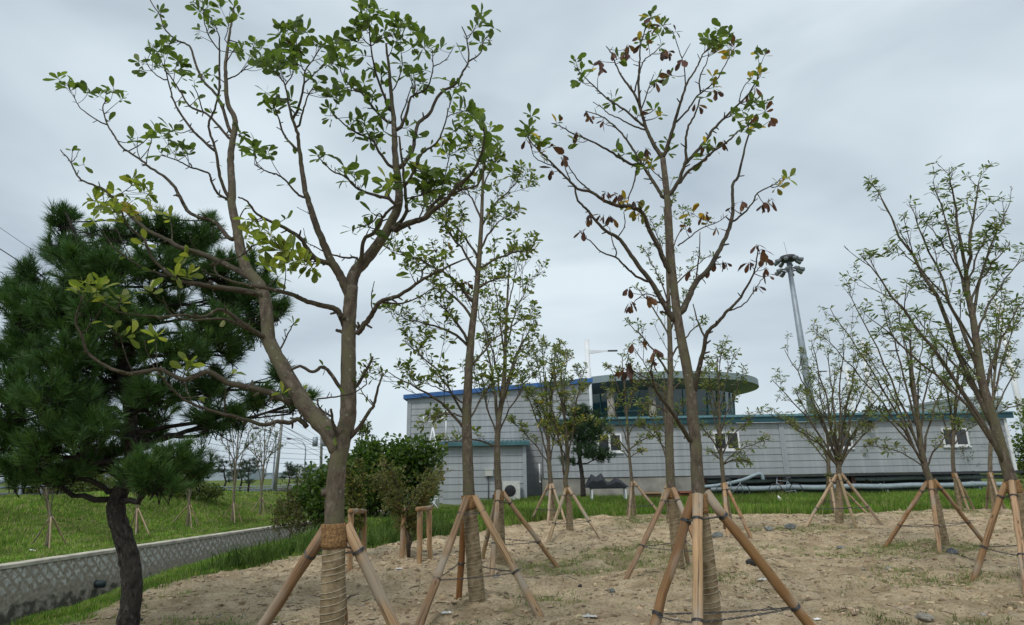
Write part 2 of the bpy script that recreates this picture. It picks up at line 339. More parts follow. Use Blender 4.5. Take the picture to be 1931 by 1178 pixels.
def ground_mat():
    m, t, b = mat('ground'); b.inputs['Roughness'].default_value = .97; b.inputs['Specular IOR Level'].default_value = .12
    tcn = N(t, 'ShaderNodeTexCoord')
    def nz(s, d=6, r=.55):
        n = N(t, 'ShaderNodeTexNoise'); n.inputs['Scale'].default_value = s; n.inputs['Detail'].default_value = d; n.inputs['Roughness'].default_value = r
        t.links.new(tcn.outputs['Object'], n.inputs[0]); return n
    def ramp(src, st):
        r = N(t, 'ShaderNodeValToRGB'); r.color_ramp.elements[0].position = st[0][0]; r.color_ramp.elements[0].color = st[0][1]+(1,)
        r.color_ramp.elements[1].position = st[-1][0]; r.color_ramp.elements[1].color = st[-1][1]+(1,)
        for p, c in st[1:-1]: r.color_ramp.elements.new(p).color = c+(1,)
        t.links.new(src, r.inputs[0]); return r
    def mix(f, a, c2, mode='MIX'):
        x = N(t, 'ShaderNodeMixRGB', blend_type=mode)
        if isinstance(f, float): x.inputs[0].default_value = f
        else: t.links.new(f, x.inputs[0])
        t.links.new(a, x.inputs[1]); t.links.new(c2, x.inputs[2]); return x
    nA = nz(.45, 5); nB = nz(3.2, 8, .65); nC = nz(28, 8, .75); nD = nz(1.3, 7, .6)
    d1 = ramp(nB.outputs[0], [(.32, (.45, .34, .21)), (.46, (.66, .52, .34)), (.62, (.80, .645, .44))])
    d2 = ramp(nC.outputs[0], [(.36, (.35, .32, .28)), (.47, (.88, .86, .84)), (.7, (1.15, 1.12, 1.06))])
    dd = mix(1.0, d1.outputs[0], d2.outputs[0], 'MULTIPLY')
    dk = ramp(nD.outputs[0], [(.47, (0, 0, 0)), (.62, (1, 1, 1))])
    brown = N(t, 'ShaderNodeRGB'); brown.outputs[0].default_value = (.28, .20, .12, 1)
    dkm = N(t, 'ShaderNodeMath', operation='MULTIPLY'); dkm.inputs[1].default_value = .45; t.links.new(dk.outputs[0], dkm.inputs[0])
    dd2 = mix(dkm.outputs[0], dd.outputs[0], brown.outputs[0])
    vo = N(t, 'ShaderNodeTexVoronoi'); vo.inputs['Scale'].default_value = 9; t.links.new(tcn.outputs['Object'], vo.inputs[0])
    gr = ramp(nB.outputs[0], [(.3, (.07, .085, .02)), (.5, (.11, .15, .03)), (.7, (.17, .18, .06))])
    a = N(t, 'ShaderNodeAttribute'); a.attribute_name = 'tint'
    sep = N(t, 'ShaderNodeSeparateColor'); t.links.new(a.outputs['Color'], sep.inputs[0])
    full = mix(sep.outputs[0], gr.outputs[0], dd2.outputs[0])
    mud = N(t, 'ShaderNodeRGB'); mud.outputs[0].default_value = (.07, .062, .045, 1)
    f2 = mix(sep.outputs[1], full.outputs[0], mud.outputs[0])
    t.links.new(f2.outputs[0], b.inputs['Base Color'])
    ad = N(t, 'ShaderNodeMath', operation='ADD'); t.links.new(nB.outputs[0], ad.inputs[0]); t.links.new(nC.outputs[0], ad.inputs[1])
    bp = N(t, 'ShaderNodeBump'); bp.inputs['Strength'].default_value = 1.0; bp.inputs['Distance'].default_value = .06
    t.links.new(ad.outputs[0], bp.inputs['Height']); t.links.new(bp.outputs[0], b.inputs['Normal'])
    return m
GROUND = ground_mat()
def wall_mat():
    m, t, b = mat('canal_masonry'); b.inputs['Roughness'].default_value = .9
    a = N(t, 'ShaderNodeAttribute'); a.attribute_name = 'tc'           # x = along, y = down from the cap
    sx = N(t, 'ShaderNodeSeparateXYZ'); t.links.new(a.outputs['Vector'], sx.inputs[0])
    wn = N(t, 'ShaderNodeTexNoise'); wn.inputs['Scale'].default_value = 3.4; wn.inputs['Detail'].default_value = 4; t.links.new(a.outputs['Vector'], wn.inputs[0])
    def mt(op, x, y):
        n = N(t, 'ShaderNodeMath', operation=op)
        for k, q in enumerate((x, y)):
            if q is None: continue
            if isinstance(q, (int, float)): n.inputs[k].default_value = q
            else: t.links.new(q, n.inputs[k])
        return n.outputs[0]
    wob = mt('MULTIPLY', mt('SUBTRACT', wn.outputs[0], .5), 1.1)
    u = mt('ADD', mt('MULTIPLY', sx.outputs[0], 2.9), wob); v = mt('ADD', mt('MULTIPLY', sx.outputs[1], 2.5), wob)
    p = mt('ADD', u, v); q = mt('SUBTRACT', u, v)
    e1 = mt('ABSOLUTE', mt('SUBTRACT', mt('FRACT', p, None), .5), None); e2 = mt('ABSOLUTE', mt('SUBTRACT', mt('FRACT', q, None), .5), None)
    e = mt('MAXIMUM', e1, e2)
    r = N(t, 'ShaderNodeValToRGB'); r.color_ramp.elements[0].position = .26; r.color_ramp.elements[0].color = (1, 1, 1, 1)
    r.color_ramp.elements[1].position = .38; r.color_ramp.elements[1].color = (0, 0, 0, 1); t.links.new(e, r.inputs[0])
    n1 = N(t, 'ShaderNodeTexNoise'); n1.inputs['Scale'].default_value = 9; n1.inputs['Detail'].default_value = 8; t.links.new(a.outputs['Vector'], n1.inputs[0])
    n2 = N(t, 'ShaderNodeTexNoise'); n2.inputs['Scale'].default_value = 1.3; n2.inputs['Detail'].default_value = 5; t.links.new(a.outputs['Vector'], n2.inputs[0])
    st = N(t, 'ShaderNodeValToRGB'); st.color_ramp.elements[0].position = .3; st.color_ramp.elements[0].color = (.34, .325, .29, 1); st.color_ramp.elements[1].position = .7; st.color_ramp.elements[1].color = (.68, .66, .60, 1)
    t.links.new(n1.outputs[0], st.inputs[0])
    mo = N(t, 'ShaderNodeValToRGB'); mo.color_ramp.elements[0].position = .3; mo.color_ramp.elements[0].color = (.20, .175, .13, 1); mo.color_ramp.elements[1].position = .7; mo.color_ramp.elements[1].color = (.38, .335, .255, 1)
    t.links.new(n1.outputs[0], mo.inputs[0])
    low = N(t, 'ShaderNodeMapRange'); low.inputs[1].default_value = .50; low.inputs[2].default_value = .72; low.inputs[3].default_value = 1; low.inputs[4].default_value = .12
    t.links.new(mt('ADD', sx.outputs[1], wob), low.inputs[0])
    f = mt('MULTIPLY', mt('MULTIPLY', r.outputs[0], low.outputs[0]), mt('ADD', mt('MULTIPLY', n2.outputs[0], 2.2), -.25))
    x = N(t, 'ShaderNodeMixRGB'); x.use_clamp = True; t.links.new(f, x.inputs[0]); t.links.new(mo.outputs[0], x.inputs[1]); t.links.new(st.outputs[0], x.inputs[2])
    # slime line where the water has stood
    sl_ = N(t, 'ShaderNodeMapRange'); sl_.inputs[1].default_value = 1.02; sl_.inputs[2].default_value = 1.3; t.links.new(mt('ADD', sx.outputs[1], mt('MULTIPLY', wob, 1.6)), sl_.inputs[0])
    y = N(t, 'ShaderNodeMixRGB'); y.inputs[2].default_value = (.075, .07, .048, 1); t.links.new(sl_.outputs[0], y.inputs[0]); t.links.new(x.outputs[0], y.inputs[1])
    t.links.new(y.outputs[0], b.inputs['Base Color'])
    bp = N(t, 'ShaderNodeBump'); bp.inputs['Strength'].default_value = .35; bp.inputs['Distance'].default_value = .03
    t.links.new(n1.outputs[0], bp.inputs['Height']); t.links.new(bp.outputs[0], b.inputs['Normal'])
    return m
WALLM = wall_mat()

# ================================================================= tree positions (needed by the ground's planting mounds)
# key: (px, py) of the foot of the trunk, band height
BASES = {}
def base(k, px, py):
    p = G(px, py); BASES[k] = p; return p
for k, px, py in [('A', 622, 1378), ('pine', 232, 1222), ('B', 901, 1146), ('C', 944, 1072), ('D1', 1043, 984), ('D2', 1075, 1014),
                  ('E', 1196, 976), ('G', 1280, 1080), ('G2', 1263, 986), ('F', 1352, 1258), ('H', 1378, 1008), ('I', 1583, 992), ('I2', 1572, 968),
                  ('J', 1782, 1036), ('K', 1812, 962), ('L', 1876, 966), ('M', 1946, 1100), ('N1', 87, 1034), ('N2', 258, 1006), ('N3', 353, 995), ('N4', 437, 986), ('N5', 490, 971)]:
    base(k, px, py)
MOUNDS = [(BASES[k][0], BASES[k][1], h) for k, h in (('B', .07), ('C', .07), ('D2', .08), ('D1', .08), ('G', .06), ('F', .05), ('H', .06), ('I', .08), ('J', .07), ('M', .10), ('A', .05), ('E', .08))]

# ================================================================= ground
def axis(spec):
    out = [spec[0][0]]
    for a, b, st in spec:
        n = max(1, int(round((b-a)/st))); out += list(np.linspace(a, b, n+1)[1:])
    return np.array(out)
gx = axis([(-3000, -600, 400), (-600, -120, 60), (-120, -40, 8), (-40, -16, .8), (-16, -12, .09), (-12, -6, .16), (-6, 8, .065), (8, 16, .14), (16, 40, .7), (40, 120, 8), (120, 600, 60), (600, 3000, 400)])
gy = axis([(-60, 1, 6), (1, 3, .2), (3, 12, .065), (12, 24, .11), (24, 45, .45), (45, 100, 2), (100, 300, 20), (300, 1000, 100), (1000, 6000, 1000)])
GX, GY = np.meshgrid(gx, gy)
GZ = zg(GX, GY)
d_ = dirt(GX, GY)
# weedy patches on the soil
weed = np.clip((vn(GX, GY, .55, 21)+.5*vn(GX, GY, 1.9, 22)-.14)/.25, 0, 1)*.30
wet = sm((xwall(np.minimum(GY, 60))+2.25-GX)/.4)*(GX > xwall(np.minimum(GY, 60))-.3)
cg = np.stack([d_*(1-weed), wet, np.zeros_like(d_), np.ones_like(d_)], -1).reshape(-1, 4)
gm = M(); ny, nx = GX.shape
i, j = np.meshgrid(np.arange(ny-1), np.arange(nx-1), indexing='ij')
gm.add(np.stack([GX, GY, GZ], -1).reshape(-1, 3), np.stack([i*nx+j, i*nx+j+1, (i+1)*nx+j+1, (i+1)*nx+j], -1).reshape(-1, 4), cg)
tag(gm.build('ground', GROUND), 'sandy brown planting soil running out into green banks', kind='structure')

# canal: water and masonry wall
WATERM, t_, b_ = mat('canal_water'); b_.inputs['Base Color'].default_value = (.035, .04, .028, 1); b_.inputs['Roughness'].default_value = .06
n_ = N(t_, 'ShaderNodeTexNoise'); n_.inputs['Scale'].default_value = 7; n_.inputs['Detail'].default_value = 3
bp_ = N(t_, 'ShaderNodeBump'); bp_.inputs['Strength'].default_value = .12; bp_.inputs['Distance'].default_value = .02
t_.links.new(n_.outputs[0], bp_.inputs['Height']); t_.links.new(bp_.outputs[0], b_.inputs['Normal'])
wm = M(); ys = np.linspace(6, 60, 28); a = np.c_[xwall(ys)-.1, ys, np.full(28, -2.34)]; b = np.c_[xwall(ys)+2.3, ys, np.full(28, -2.34)]
k = np.arange(27); wm.add(np.vstack([a, b]), np.stack([k, k+28, k+29, k+1], -1))
tag(wm.build('water', WATERM), 'still dark water at the foot of the canal wall', kind='structure')
ys = np.linspace(5, 58, 107); xw = xwall(ys); top = -1.0-.015*np.clip(ys-17.6, -5, 40)+.06
wr = empty('canal_wall', (float(xwall(20)), 20, -2.6), 'long canal wall faced with lozenge stones under a pale concrete cap', 'wall')
f_ = M(); rows = 5; V = []; T = []
for q in range(rows+1):
    u = q/rows; z = top*(1-u)+(-2.75)*u
    V.append(np.c_[xw+.02+.25*u, ys, z]); T.append(np.c_[ys, top-z, np.zeros_like(ys)])
for z_, xo in ((-2.75, -.3), (None, -.3)):
    V.append(np.c_[xw+xo, ys, top if z_ is None else np.full_like(ys, z_)]); T.append(np.c_[ys, np.zeros_like(ys)+9, np.zeros_like(ys)])
V = np.vstack(V); T = np.vstack(T); n0 = len(ys); i, j = np.meshgrid(np.arange(len(V)//n0-1), np.arange(n0-1), indexing='ij')
f_.add(V, np.stack([i*n0+j, (i+1)*n0+j, (i+1)*n0+j+1, i*n0+j+1], -1).reshape(-1, 4), None, T)
f_.build('masonry_face', WALLM, wr, smooth=False)
c_ = M(); sec = [(-.36, 0), (.06, 0), (.06, .09), (.04, .11), (-.36, .11)]; V = []
for (ox, oz) in sec: V.append(np.c_[xw+ox, ys, top+oz+.004])
V = np.vstack(V); F = []
for q in range(5):
    q2 = (q+1) % 5; jj = np.arange(n0-1); F.append(np.stack([q*n0+jj, q2*n0+jj, q2*n0+jj+1, q*n0+jj+1], -1))
c_.add(V, np.vstack(F)[:, ::-1]); c_.build('coping', simple('pale_concrete', (.52, .47, .38), .9, 0, .25, 2.5, .4, 30), wr, smooth=False)
# drain pipe in the canal wall
dp = G(222, 1094); yy = 22.0
pm = M(); x0 = float(xwall(yy)); th = np.linspace(0, 2*math.pi, 17)[:-1]
pm.tube([[x0-.1, yy, -1.9], [x0+.42, yy, -1.92]], .12, 16); po = pm.build('drain_pipe', simple('dark_plastic', (.02, .035, .035), .5), None, origin=(x0, yy, -1.9))
tag(po, 'short dark drain pipe poking out of the canal wall behind the pine trunk', 'pipe')

# road beyond the bank
rm = M(); ys = np.linspace(10, 140, 60); xr = np.interp(ys, [10, 30, 45, 70, 90, 140], [-27, -27.5, -29, -32, -34, -38]); 
zr = np.interp(ys, [0, 20, 30, 45, 70, 90], [.7, .7, .6, .5, -.5, -.8])+.12-.22*sm((ys-95)/40)
V = np.vstack([np.c_[xr, ys, zr-.2], np.c_[xr, ys, zr], np.c_[xr-9, ys, zr+.02], np.c_[xr-9, ys, zr-.3]]); n0 = 60; F = []
for q in range(3): jj = np.arange(n0-1); F.append(np.stack([q*n0+jj, q*n0+jj+1, (q+1)*n0+jj+1, (q+1)*n0+jj], -1))
rm.add(V, np.vstack(F)); tag(rm.build('road', simple('asphalt', (.055, .055, .058), .9, 0, .15, 3)), kind='structure')

# ================================================================= leaves
G1 = [(.055, .105, .026), (.07, .13, .03), (.045, .085, .025), (.09, .155, .035), (.06, .11, .04)]
G1b = G1+[(.07, .12, .03), (.20, .27, .05)]
YG = [(.13, .20, .04), (.10, .16, .035), (.19, .26, .055), (.085, .14, .035)]
YE = [(.26, .20, .03), (.16, .155, .03), (.11, .115, .03), (.085, .12, .03)]
BR = [(.042, .025, .020), (.065, .036, .024), (.030, .020, .018), (.085, .052, .028)]
MX = G1+[(.25, .22, .04)]+BR[:2]
LT = [(.092, .145, .042), (.072, .12, .034), (.12, .17, .055), (.058, .10, .03), (.135, .175, .06)]
SG = [(.095, .14, .055), (.08, .12, .04), (.12, .16, .065), (.065, .105, .034)]
def nrm(a): return a/(np.linalg.norm(a, axis=-1, keepdims=True)+1e-9)
class Leaves:
    def __init__(s): s.p = []; s.d = []; s.L = []; s.w = []; s.c = []
    def put(s, p, d, L, w, c): s.p.append(p); s.d.append(d); s.L.append(L); s.w.append(w); s.c.append(c)
    def whorl(s, p, axis, n, L, pal, wr=.42, droop=.0, spread=1.0):
        axis = nrm(np.asarray(axis, float)); a = nrm(np.cross(axis, rng.standard_normal(3))); b = np.cross(axis, a)
        ph = rng.random()*6.28
        for q in range(n):
            th = ph + q*2.4 + rng.normal(0, .25); e = .55+.55*rng.random()
            d = axis*(.75*(1-spread*.35)*rng.uniform(.3, 1.2)) + (a*math.cos(th)+b*math.sin(th))*e*spread
            d[2] += rng.normal(-droop, .12)
            s.put(p - axis*rng.random()*L*.5, d, L*rng.uniform(.5, 1.15), wr*rng.uniform(.75, 1.15), pal[rng.integers(len(pal))])
    def mesh(s, name, parent, material=None, gain=(1.62, 1.22, 1.3)):
        if not s.p: return None
        p = np.array(s.p); d = nrm(np.array(s.d)); L = np.array(s.L)[:, None]; w = np.array(s.w)[:, None]; n = len(p)
        up = np.tile([0, 0, 1.], (n, 1)) + .55*rng.standard_normal((n, 3))
        side = nrm(np.cross(d, up)); nor = np.cross(side, d)
        bend = rng.uniform(-.05, .28, (n, 1)); fold = rng.uniform(.03, .16, (n, 1))
        def pt(t, sd): return p + L*(t*d + sd*w*side + (-bend*t*t + abs(sd)*fold*.9*2*w)*nor)
        st = [pt(0, 0), pt(.10, 0), pt(.38, .30), pt(.38, 0), pt(.38, -.30), pt(.70, .48), pt(.70, 0), pt(.70, -.48), pt(.90, .31), pt(.90, -.31), pt(1.0, 0)]
        V = np.stack(st, 1)
        F = np.array([[1, 3, 2], [1, 4, 3], [8, 6, 10], [6, 9, 10], [5, 6, 8], [6, 7, 9]]); Q = np.array([[2, 3, 6, 5], [3, 4, 7, 6]])
        # petiole
        off = (np.arange(n)*11)[:, None, None]
        c = np.array(s.c)*np.array(gain)*rng.uniform(.75, 1.25, (n, 1)); c = np.repeat(np.c_[c, np.ones(n)], 11, 0)
        m_ = M(); m_.add(V.reshape(-1, 3), (F[None]+off).reshape(-1, 3), c); m_.more((Q[None]+off).reshape(-1, 4), 0)
        wd = .012
        pv = np.stack([p-side*L*wd, p+side*L*wd, pt(.34, 0)], 1); cc = np.repeat(np.c_[np.array(s.c)*.9, np.ones(n)], 3, 0)
        m_.add(pv.reshape(-1, 3), np.arange(n*3).reshape(-1, 3), cc)
        return m_.build(name, material or LEAF, parent, smooth=False)

# ================================================================= wrapped trunk, tripod
POLES = []
def pole_mesh(a, b, r, tint, seed):
    t = np.linspace(0, 1, 9)[:, None]; pts = np.asarray(a)*(1-t)+np.asarray(b)*t
    rg = np.random.default_rng(seed)
    pts = pts + rg.normal(0, .003, pts.shape); mm = M()
    mm.tube(pts, r*(1+.05*rg.standard_normal(9)), 12, np.r_[tint, 1.], .02, seed=seed)
    mm.v[0][-2:] = pts[[0, -1]]
    return mm
def trunk_at(path, z):
    i = int(np.argmin(np.abs(path[:, 2]-z))); return path[i]
def support(key, label, trunk, rtrunk, hb, feet, r=.039, group='wooden tripods propping the planted trees', tints=None, wires=True):
    """trunk: world path of the stem; feet: pixel of each pole's foot on the ground"""
    bp = BASES[key]; top = trunk_at(trunk, bp[2]+hb)
    e = empty('tree_support', (bp[0], bp[1], bp[2]), label, 'tree support', group)
    mids, highs = [], []
    seed0 = sum(map(ord, key))*7
    for q, (fx, fy) in enumerate(feet):
        g = G(fx, fy); gz = float(zg(g[0], g[1])); foot = np.array([g[0], g[1], gz-.12])
        h = np.array([foot[0]-top[0], foot[1]-top[1]]); dist = np.linalg.norm(h)
        if dist > 1.15: h = h/dist*1.15*(1+.12*math.sin(q+seed0)); foot = np.array([top[0]+h[0], top[1]+h[1], 0]); foot[2] = float(zg(foot[0], foot[1]))-.12
        hd = np.array([h[0], h[1], 0])/np.linalg.norm(h)
        tp = np.array([top[0], top[1], bp[2]+hb]) + hd*(rtrunk+r*.75) + np.array([0, 0, .02*(q % 3)])
        ax = nrm(tp-foot)
        tn = (tints or {}).get(q); rg = np.random.default_rng(seed0+q)
        if tn is None: tn = np.array([1, 1, 1])*rg.uniform(.62, 1.05)*np.array([1, rg.uniform(.93, 1.0), rg.uniform(.85, 1)])
        pole_mesh(foot, tp+ax*.05, r*rg.uniform(.92, 1.05), np.array(tn), seed0+q).build('pole', TIMBER, e)
        mids.append((foot, tp, ax)); 
    if wires:
        for hgt, sag in ((.42, .012), (.9, .003)):
            loop = []
            for (foot, tp, ax) in mids:
                loop.append(foot+(tp-foot)*hgt)
            ctr = np.mean(loop, 0); loop.sort(key=lambda p_: math.atan2(p_[1]-ctr[1], p_[0]-ctr[0]))
            wmm = M()
            for q in range(len(loop)):
                a_ = loop[q]+nrm(loop[q]-ctr)*r; b2 = loop[(q+1) % len(loop)]; b_2 = b2+nrm(b2-ctr)*r
                n_s = 26; t = np.linspace(0, 1, n_s)[:, None]
                ln = a_*(1-t)+b_2*t; ln[:, 2] -= (sag*4*(t*(1-t)))[:, 0]
                tw = np.linspace(0, 44, n_s)
                off = .006
                wmm.tube(ln+np.c_[np.zeros(n_s), off*np.cos(tw), off*np.sin(tw)], .0035, 4)
                wmm.tube(ln-np.c_[np.zeros(n_s), off*np.cos(tw), off*np.sin(tw)], .0035, 4)
            for (foot, tp, ax) in mids:          # turns of wire round each pole
                c0 = foot+(tp-foot)*hgt; u = nrm(np.cross(ax, [0, 0, 1.])); v = np.cross(ax, u)
                th = np.linspace(0, 6.28*3, 34)
                wmm.tube(c0+(r*1.07)*(np.cos(th)[:, None]*u+np.sin(th)[:, None]*v)+ax*np.linspace(-.012, .012, 34)[:, None], .0035, 4)
            wmm.build('binding_wire', WIREM, e)
    return e
def wrap(tree, path, rfun, z0, z1, turns, seed=0, tilt=0):
    """burlap sleeve and twine on the lower stem, coir collar where the poles meet it"""
    idx = (path[:, 2] > z0-.05) & (path[:, 2] < z1-.02); pp = path[idx]
    t = np.linspace(0, 1, 26)
    zz = z0 + (z1-z0)*t
    X = np.interp(zz, path[:, 2], path[:, 0]); Y = np.interp(zz, path[:, 2], path[:, 1]); R = np.array([rfun(z) for z in zz])
    rg = np.random.default_rng(seed)
    mm = M(); mm.tube(np.c_[X, Y, zz], (R+.009)*(1+.03*rg.standard_normal(26)), 18, None, .012, seed=seed)
    w = mm.build('burlap_wrap', BURLAP, tree)
    th = np.linspace(0, turns*2*math.pi, turns*18); zt = z0+.03+(z1-z0-.05)*np.linspace(0, 1, len(th))+.010*np.sin(th+1)+.012*np.sin(th*.31)*np.sin(th*.077+seed)
    X2 = np.interp(zt, zz, X); Y2 = np.interp(zt, zz, Y); R2 = np.interp(zt, zz, R)+.014
    mt_ = M(); mt_.tube(np.c_[X2+R2*np.cos(th), Y2+R2*np.sin(th), zt], .0019, 4); mt_.build('twine', TWINE, w)
    cz = np.linspace(z1-.10, z1+.055, 7); X3 = np.interp(cz, path[:, 2], path[:, 0]); Y3 = np.interp(cz, path[:, 2], path[:, 1])
    mc = M(); mc.tube(np.c_[X3, Y3, cz], np.array([rfun(z)+.016 for z in cz])*np.array([.97, 1.05, 1.02, 1.06, 1.0, 1.04, 1.08]), 20, None, .02, seed=seed+3)
    mc.build('coir_collar', COIR, tree)

# ================================================================= traced trees
class Skel:
    def __init__(s, mesh, seed): s.m = mesh; s.px = []; s.Y = []; s.R = []; s.rg = np.random.default_rng(seed); s.k = 0; s.ends = []; s.thin = []
    def near(s, x, y):
        a = np.array(s.px); i = int(np.argmin((a[:, 0]-x)**2+(a[:, 1]-y)**2)); return i
    def branch(s, pts, r0, r1, Y0=None, slope=None, tint=1.0, sides=None):
        q = smooth_path(pts, 5); n = len(q)
        L = np.r_[0, np.cumsum(np.linalg.norm(np.diff(q, axis=0), axis=1))]
        if Y0 is None:
            i = s.near(*pts[0]); Y0 = s.Y[i]; q[0] = s.px[i] if np.hypot(*(s.px[i]-q[0])) < 14 else q[0]
        if slope is None: slope = s.rg.uniform(-.55, .55)
        Yt = Y0*(1+slope*L/FPX*1.0)
        if s.k > 0: q[1:-1] += s.rg.normal(0, .45, (n-2, 2))
        w = P(q[:, 0], q[:, 1], Yt)
        tint = tint*(.48 if r0 < 3.2 else .60 if r0 < 9 else .8 if r0 < 13 else 1)
        t = L/L[-1]; rr = (r0*(1-t)+r1*t)*Yt/FPX
        s.m.tube(w, rr, sides or (10 if r0 > 5 else 6 if r0 > 2 else 5), (tint, tint, tint, 1), .03 if r0 > 3 else .05, seed=s.k+1)
        for a_, b_, c_ in zip(q, Yt, rr): s.px.append(a_); s.Y.append(b_); s.R.append(c_)
        tan = nrm(w[-1]-w[-2]); s.ends.append((w[-1], tan, r1)); s.k += 1
        if r0 < 4.5:
            for i in range(3, n-1): s.thin.append((w[i], nrm(w[i]-w[i-1]), rr[i]))
        # pruning stubs and buds
        if r0 < 9:
            for i in range(2, n-2):
                if s.rg.random() < .17:
                    d = nrm(np.cross(nrm(w[i+1]-w[i]), s.rg.standard_normal(3)))+nrm(w[i+1]-w[i])*.6
                    ln = (5+6*s.rg.random())*Yt[i]/FPX+rr[i]
                    s.m.tube([w[i], w[i]+d*ln*.6, w[i]+d*ln], [rr[i]*.5, rr[i]*.4+.001, rr[i]*.35], 5, (tint,)*3+(1,), seed=i)
        return w, rr
    def twig(s, x, y, tint=1.0):
        tint = tint*.58
        i = s.near(x, y); a = np.array(s.px); d2 = np.hypot(a[:, 0]-x, a[:, 1]-y)
        # prefer a joint a little below the tip
        cand = np.where((d2 < d2.min()+22) & (a[:, 1] > y-6))[0]
        if len(cand): i = cand[s.rg.integers(len(cand))]
        Ya = s.Y[i]; pa = P(*s.px[i], Ya); dist = d2[i]
        Yb = Ya*(1+s.rg.uniform(-.30, .30)*min(dist+12, 60)/400)
        pb = P(x, y, Yb); mid = (pa+pb)/2 + s.rg.normal(0, .04, 3)*np.linalg.norm(pb-pa) + np.array([0, 0, -.08])*np.linalg.norm(pb-pa)
        pts = smooth_path([pa, mid, pb], 3)
        r = min(s.R[i]*.6, 1.6*Ya/FPX)
        s.m.tube(pts, np.linspace(r, .55*Ya/FPX, len(pts)), 4, (tint,)*3+(1,), 0, seed=s.k); s.k += 1
        return pb, nrm(pb-mid)
def P_z(px, py, Y): return P(px, py, Y)

def traced_tree(key, name, label, trunk_px, r_px, branches, clusters, Lpx, feet, sup_label, hb, tints=None, cat='tree', bark_tint=1.0, seedn=1, autoleaf=(.5, G1), turns=22):
    bp = BASES[key]; Y = bp[1]
    e = empty(name, bp, label, cat, 'newly planted trees propped with poles')
    mm = M(); S = Skel(mm, seedn)
    w, rr = S.branch(trunk_px, r_px[0], r_px[1], Y0=Y, slope=0, tint=bark_tint, sides=20)
    for b in branches:
        sl = b[3] if len(b) > 3 else None
        S.branch(b[0], b[1], b[2], slope=sl, tint=bark_tint)
    S_ends = list(S.ends)
    lv = Leaves(); Lm = Lpx*Y/FPX
    for c in clusters:
        x, y, r, pal = c[:4]; n = max(1, int(round((r/11.0)**2))) if r > 6 else 1
        for q in range(n):
            th = rng.random()*6.28; ro = r*math.sqrt(rng.random())*.8 if n > 1 else 0
            pb, ax = S.twig(x+ro*math.cos(th), y+ro*math.sin(th)*.8, bark_tint)
            if pal is BR:
                lv.whorl(pb, ax*.3+np.array([0, 0, -.3]), rng.integers(3, 5) if r < 10 else 5, Lm*1.08, pal, .46, .75, .8)
            else:
                k = rng.integers(2, 4) if r <= 6 else rng.integers(5, 8)
                lv.whorl(pb, ax+np.array([0, 0, .35]), k, Lm*(1.08), pal, .47)
    pr, pal = autoleaf
    for (p, tan, r1) in S_ends[1:]:
        if rng.random() < pr: lv.whorl(p, tan+np.array([0, 0, .2]), rng.integers(3, 6), Lm*.8, pal)
    for (p, tan, r1) in S.thin:
        if rng.random() < .10*pr*2:
            lv.whorl(p, tan+rng.standard_normal(3)*.6, 2, Lm*.75, pal)
    mm.build('trunk', BARK, e)
    lv.mesh('foliage', e)
    path = w; rfun = lambda z: float(np.interp(z, w[:, 2], rr))
    wrap(e, w, rfun, bp[2]-.05, bp[2]+hb, turns, seedn)
    support(key, sup_label, w, rfun(bp[2]+hb), hb-.02, feet, tints=tints)
    return e

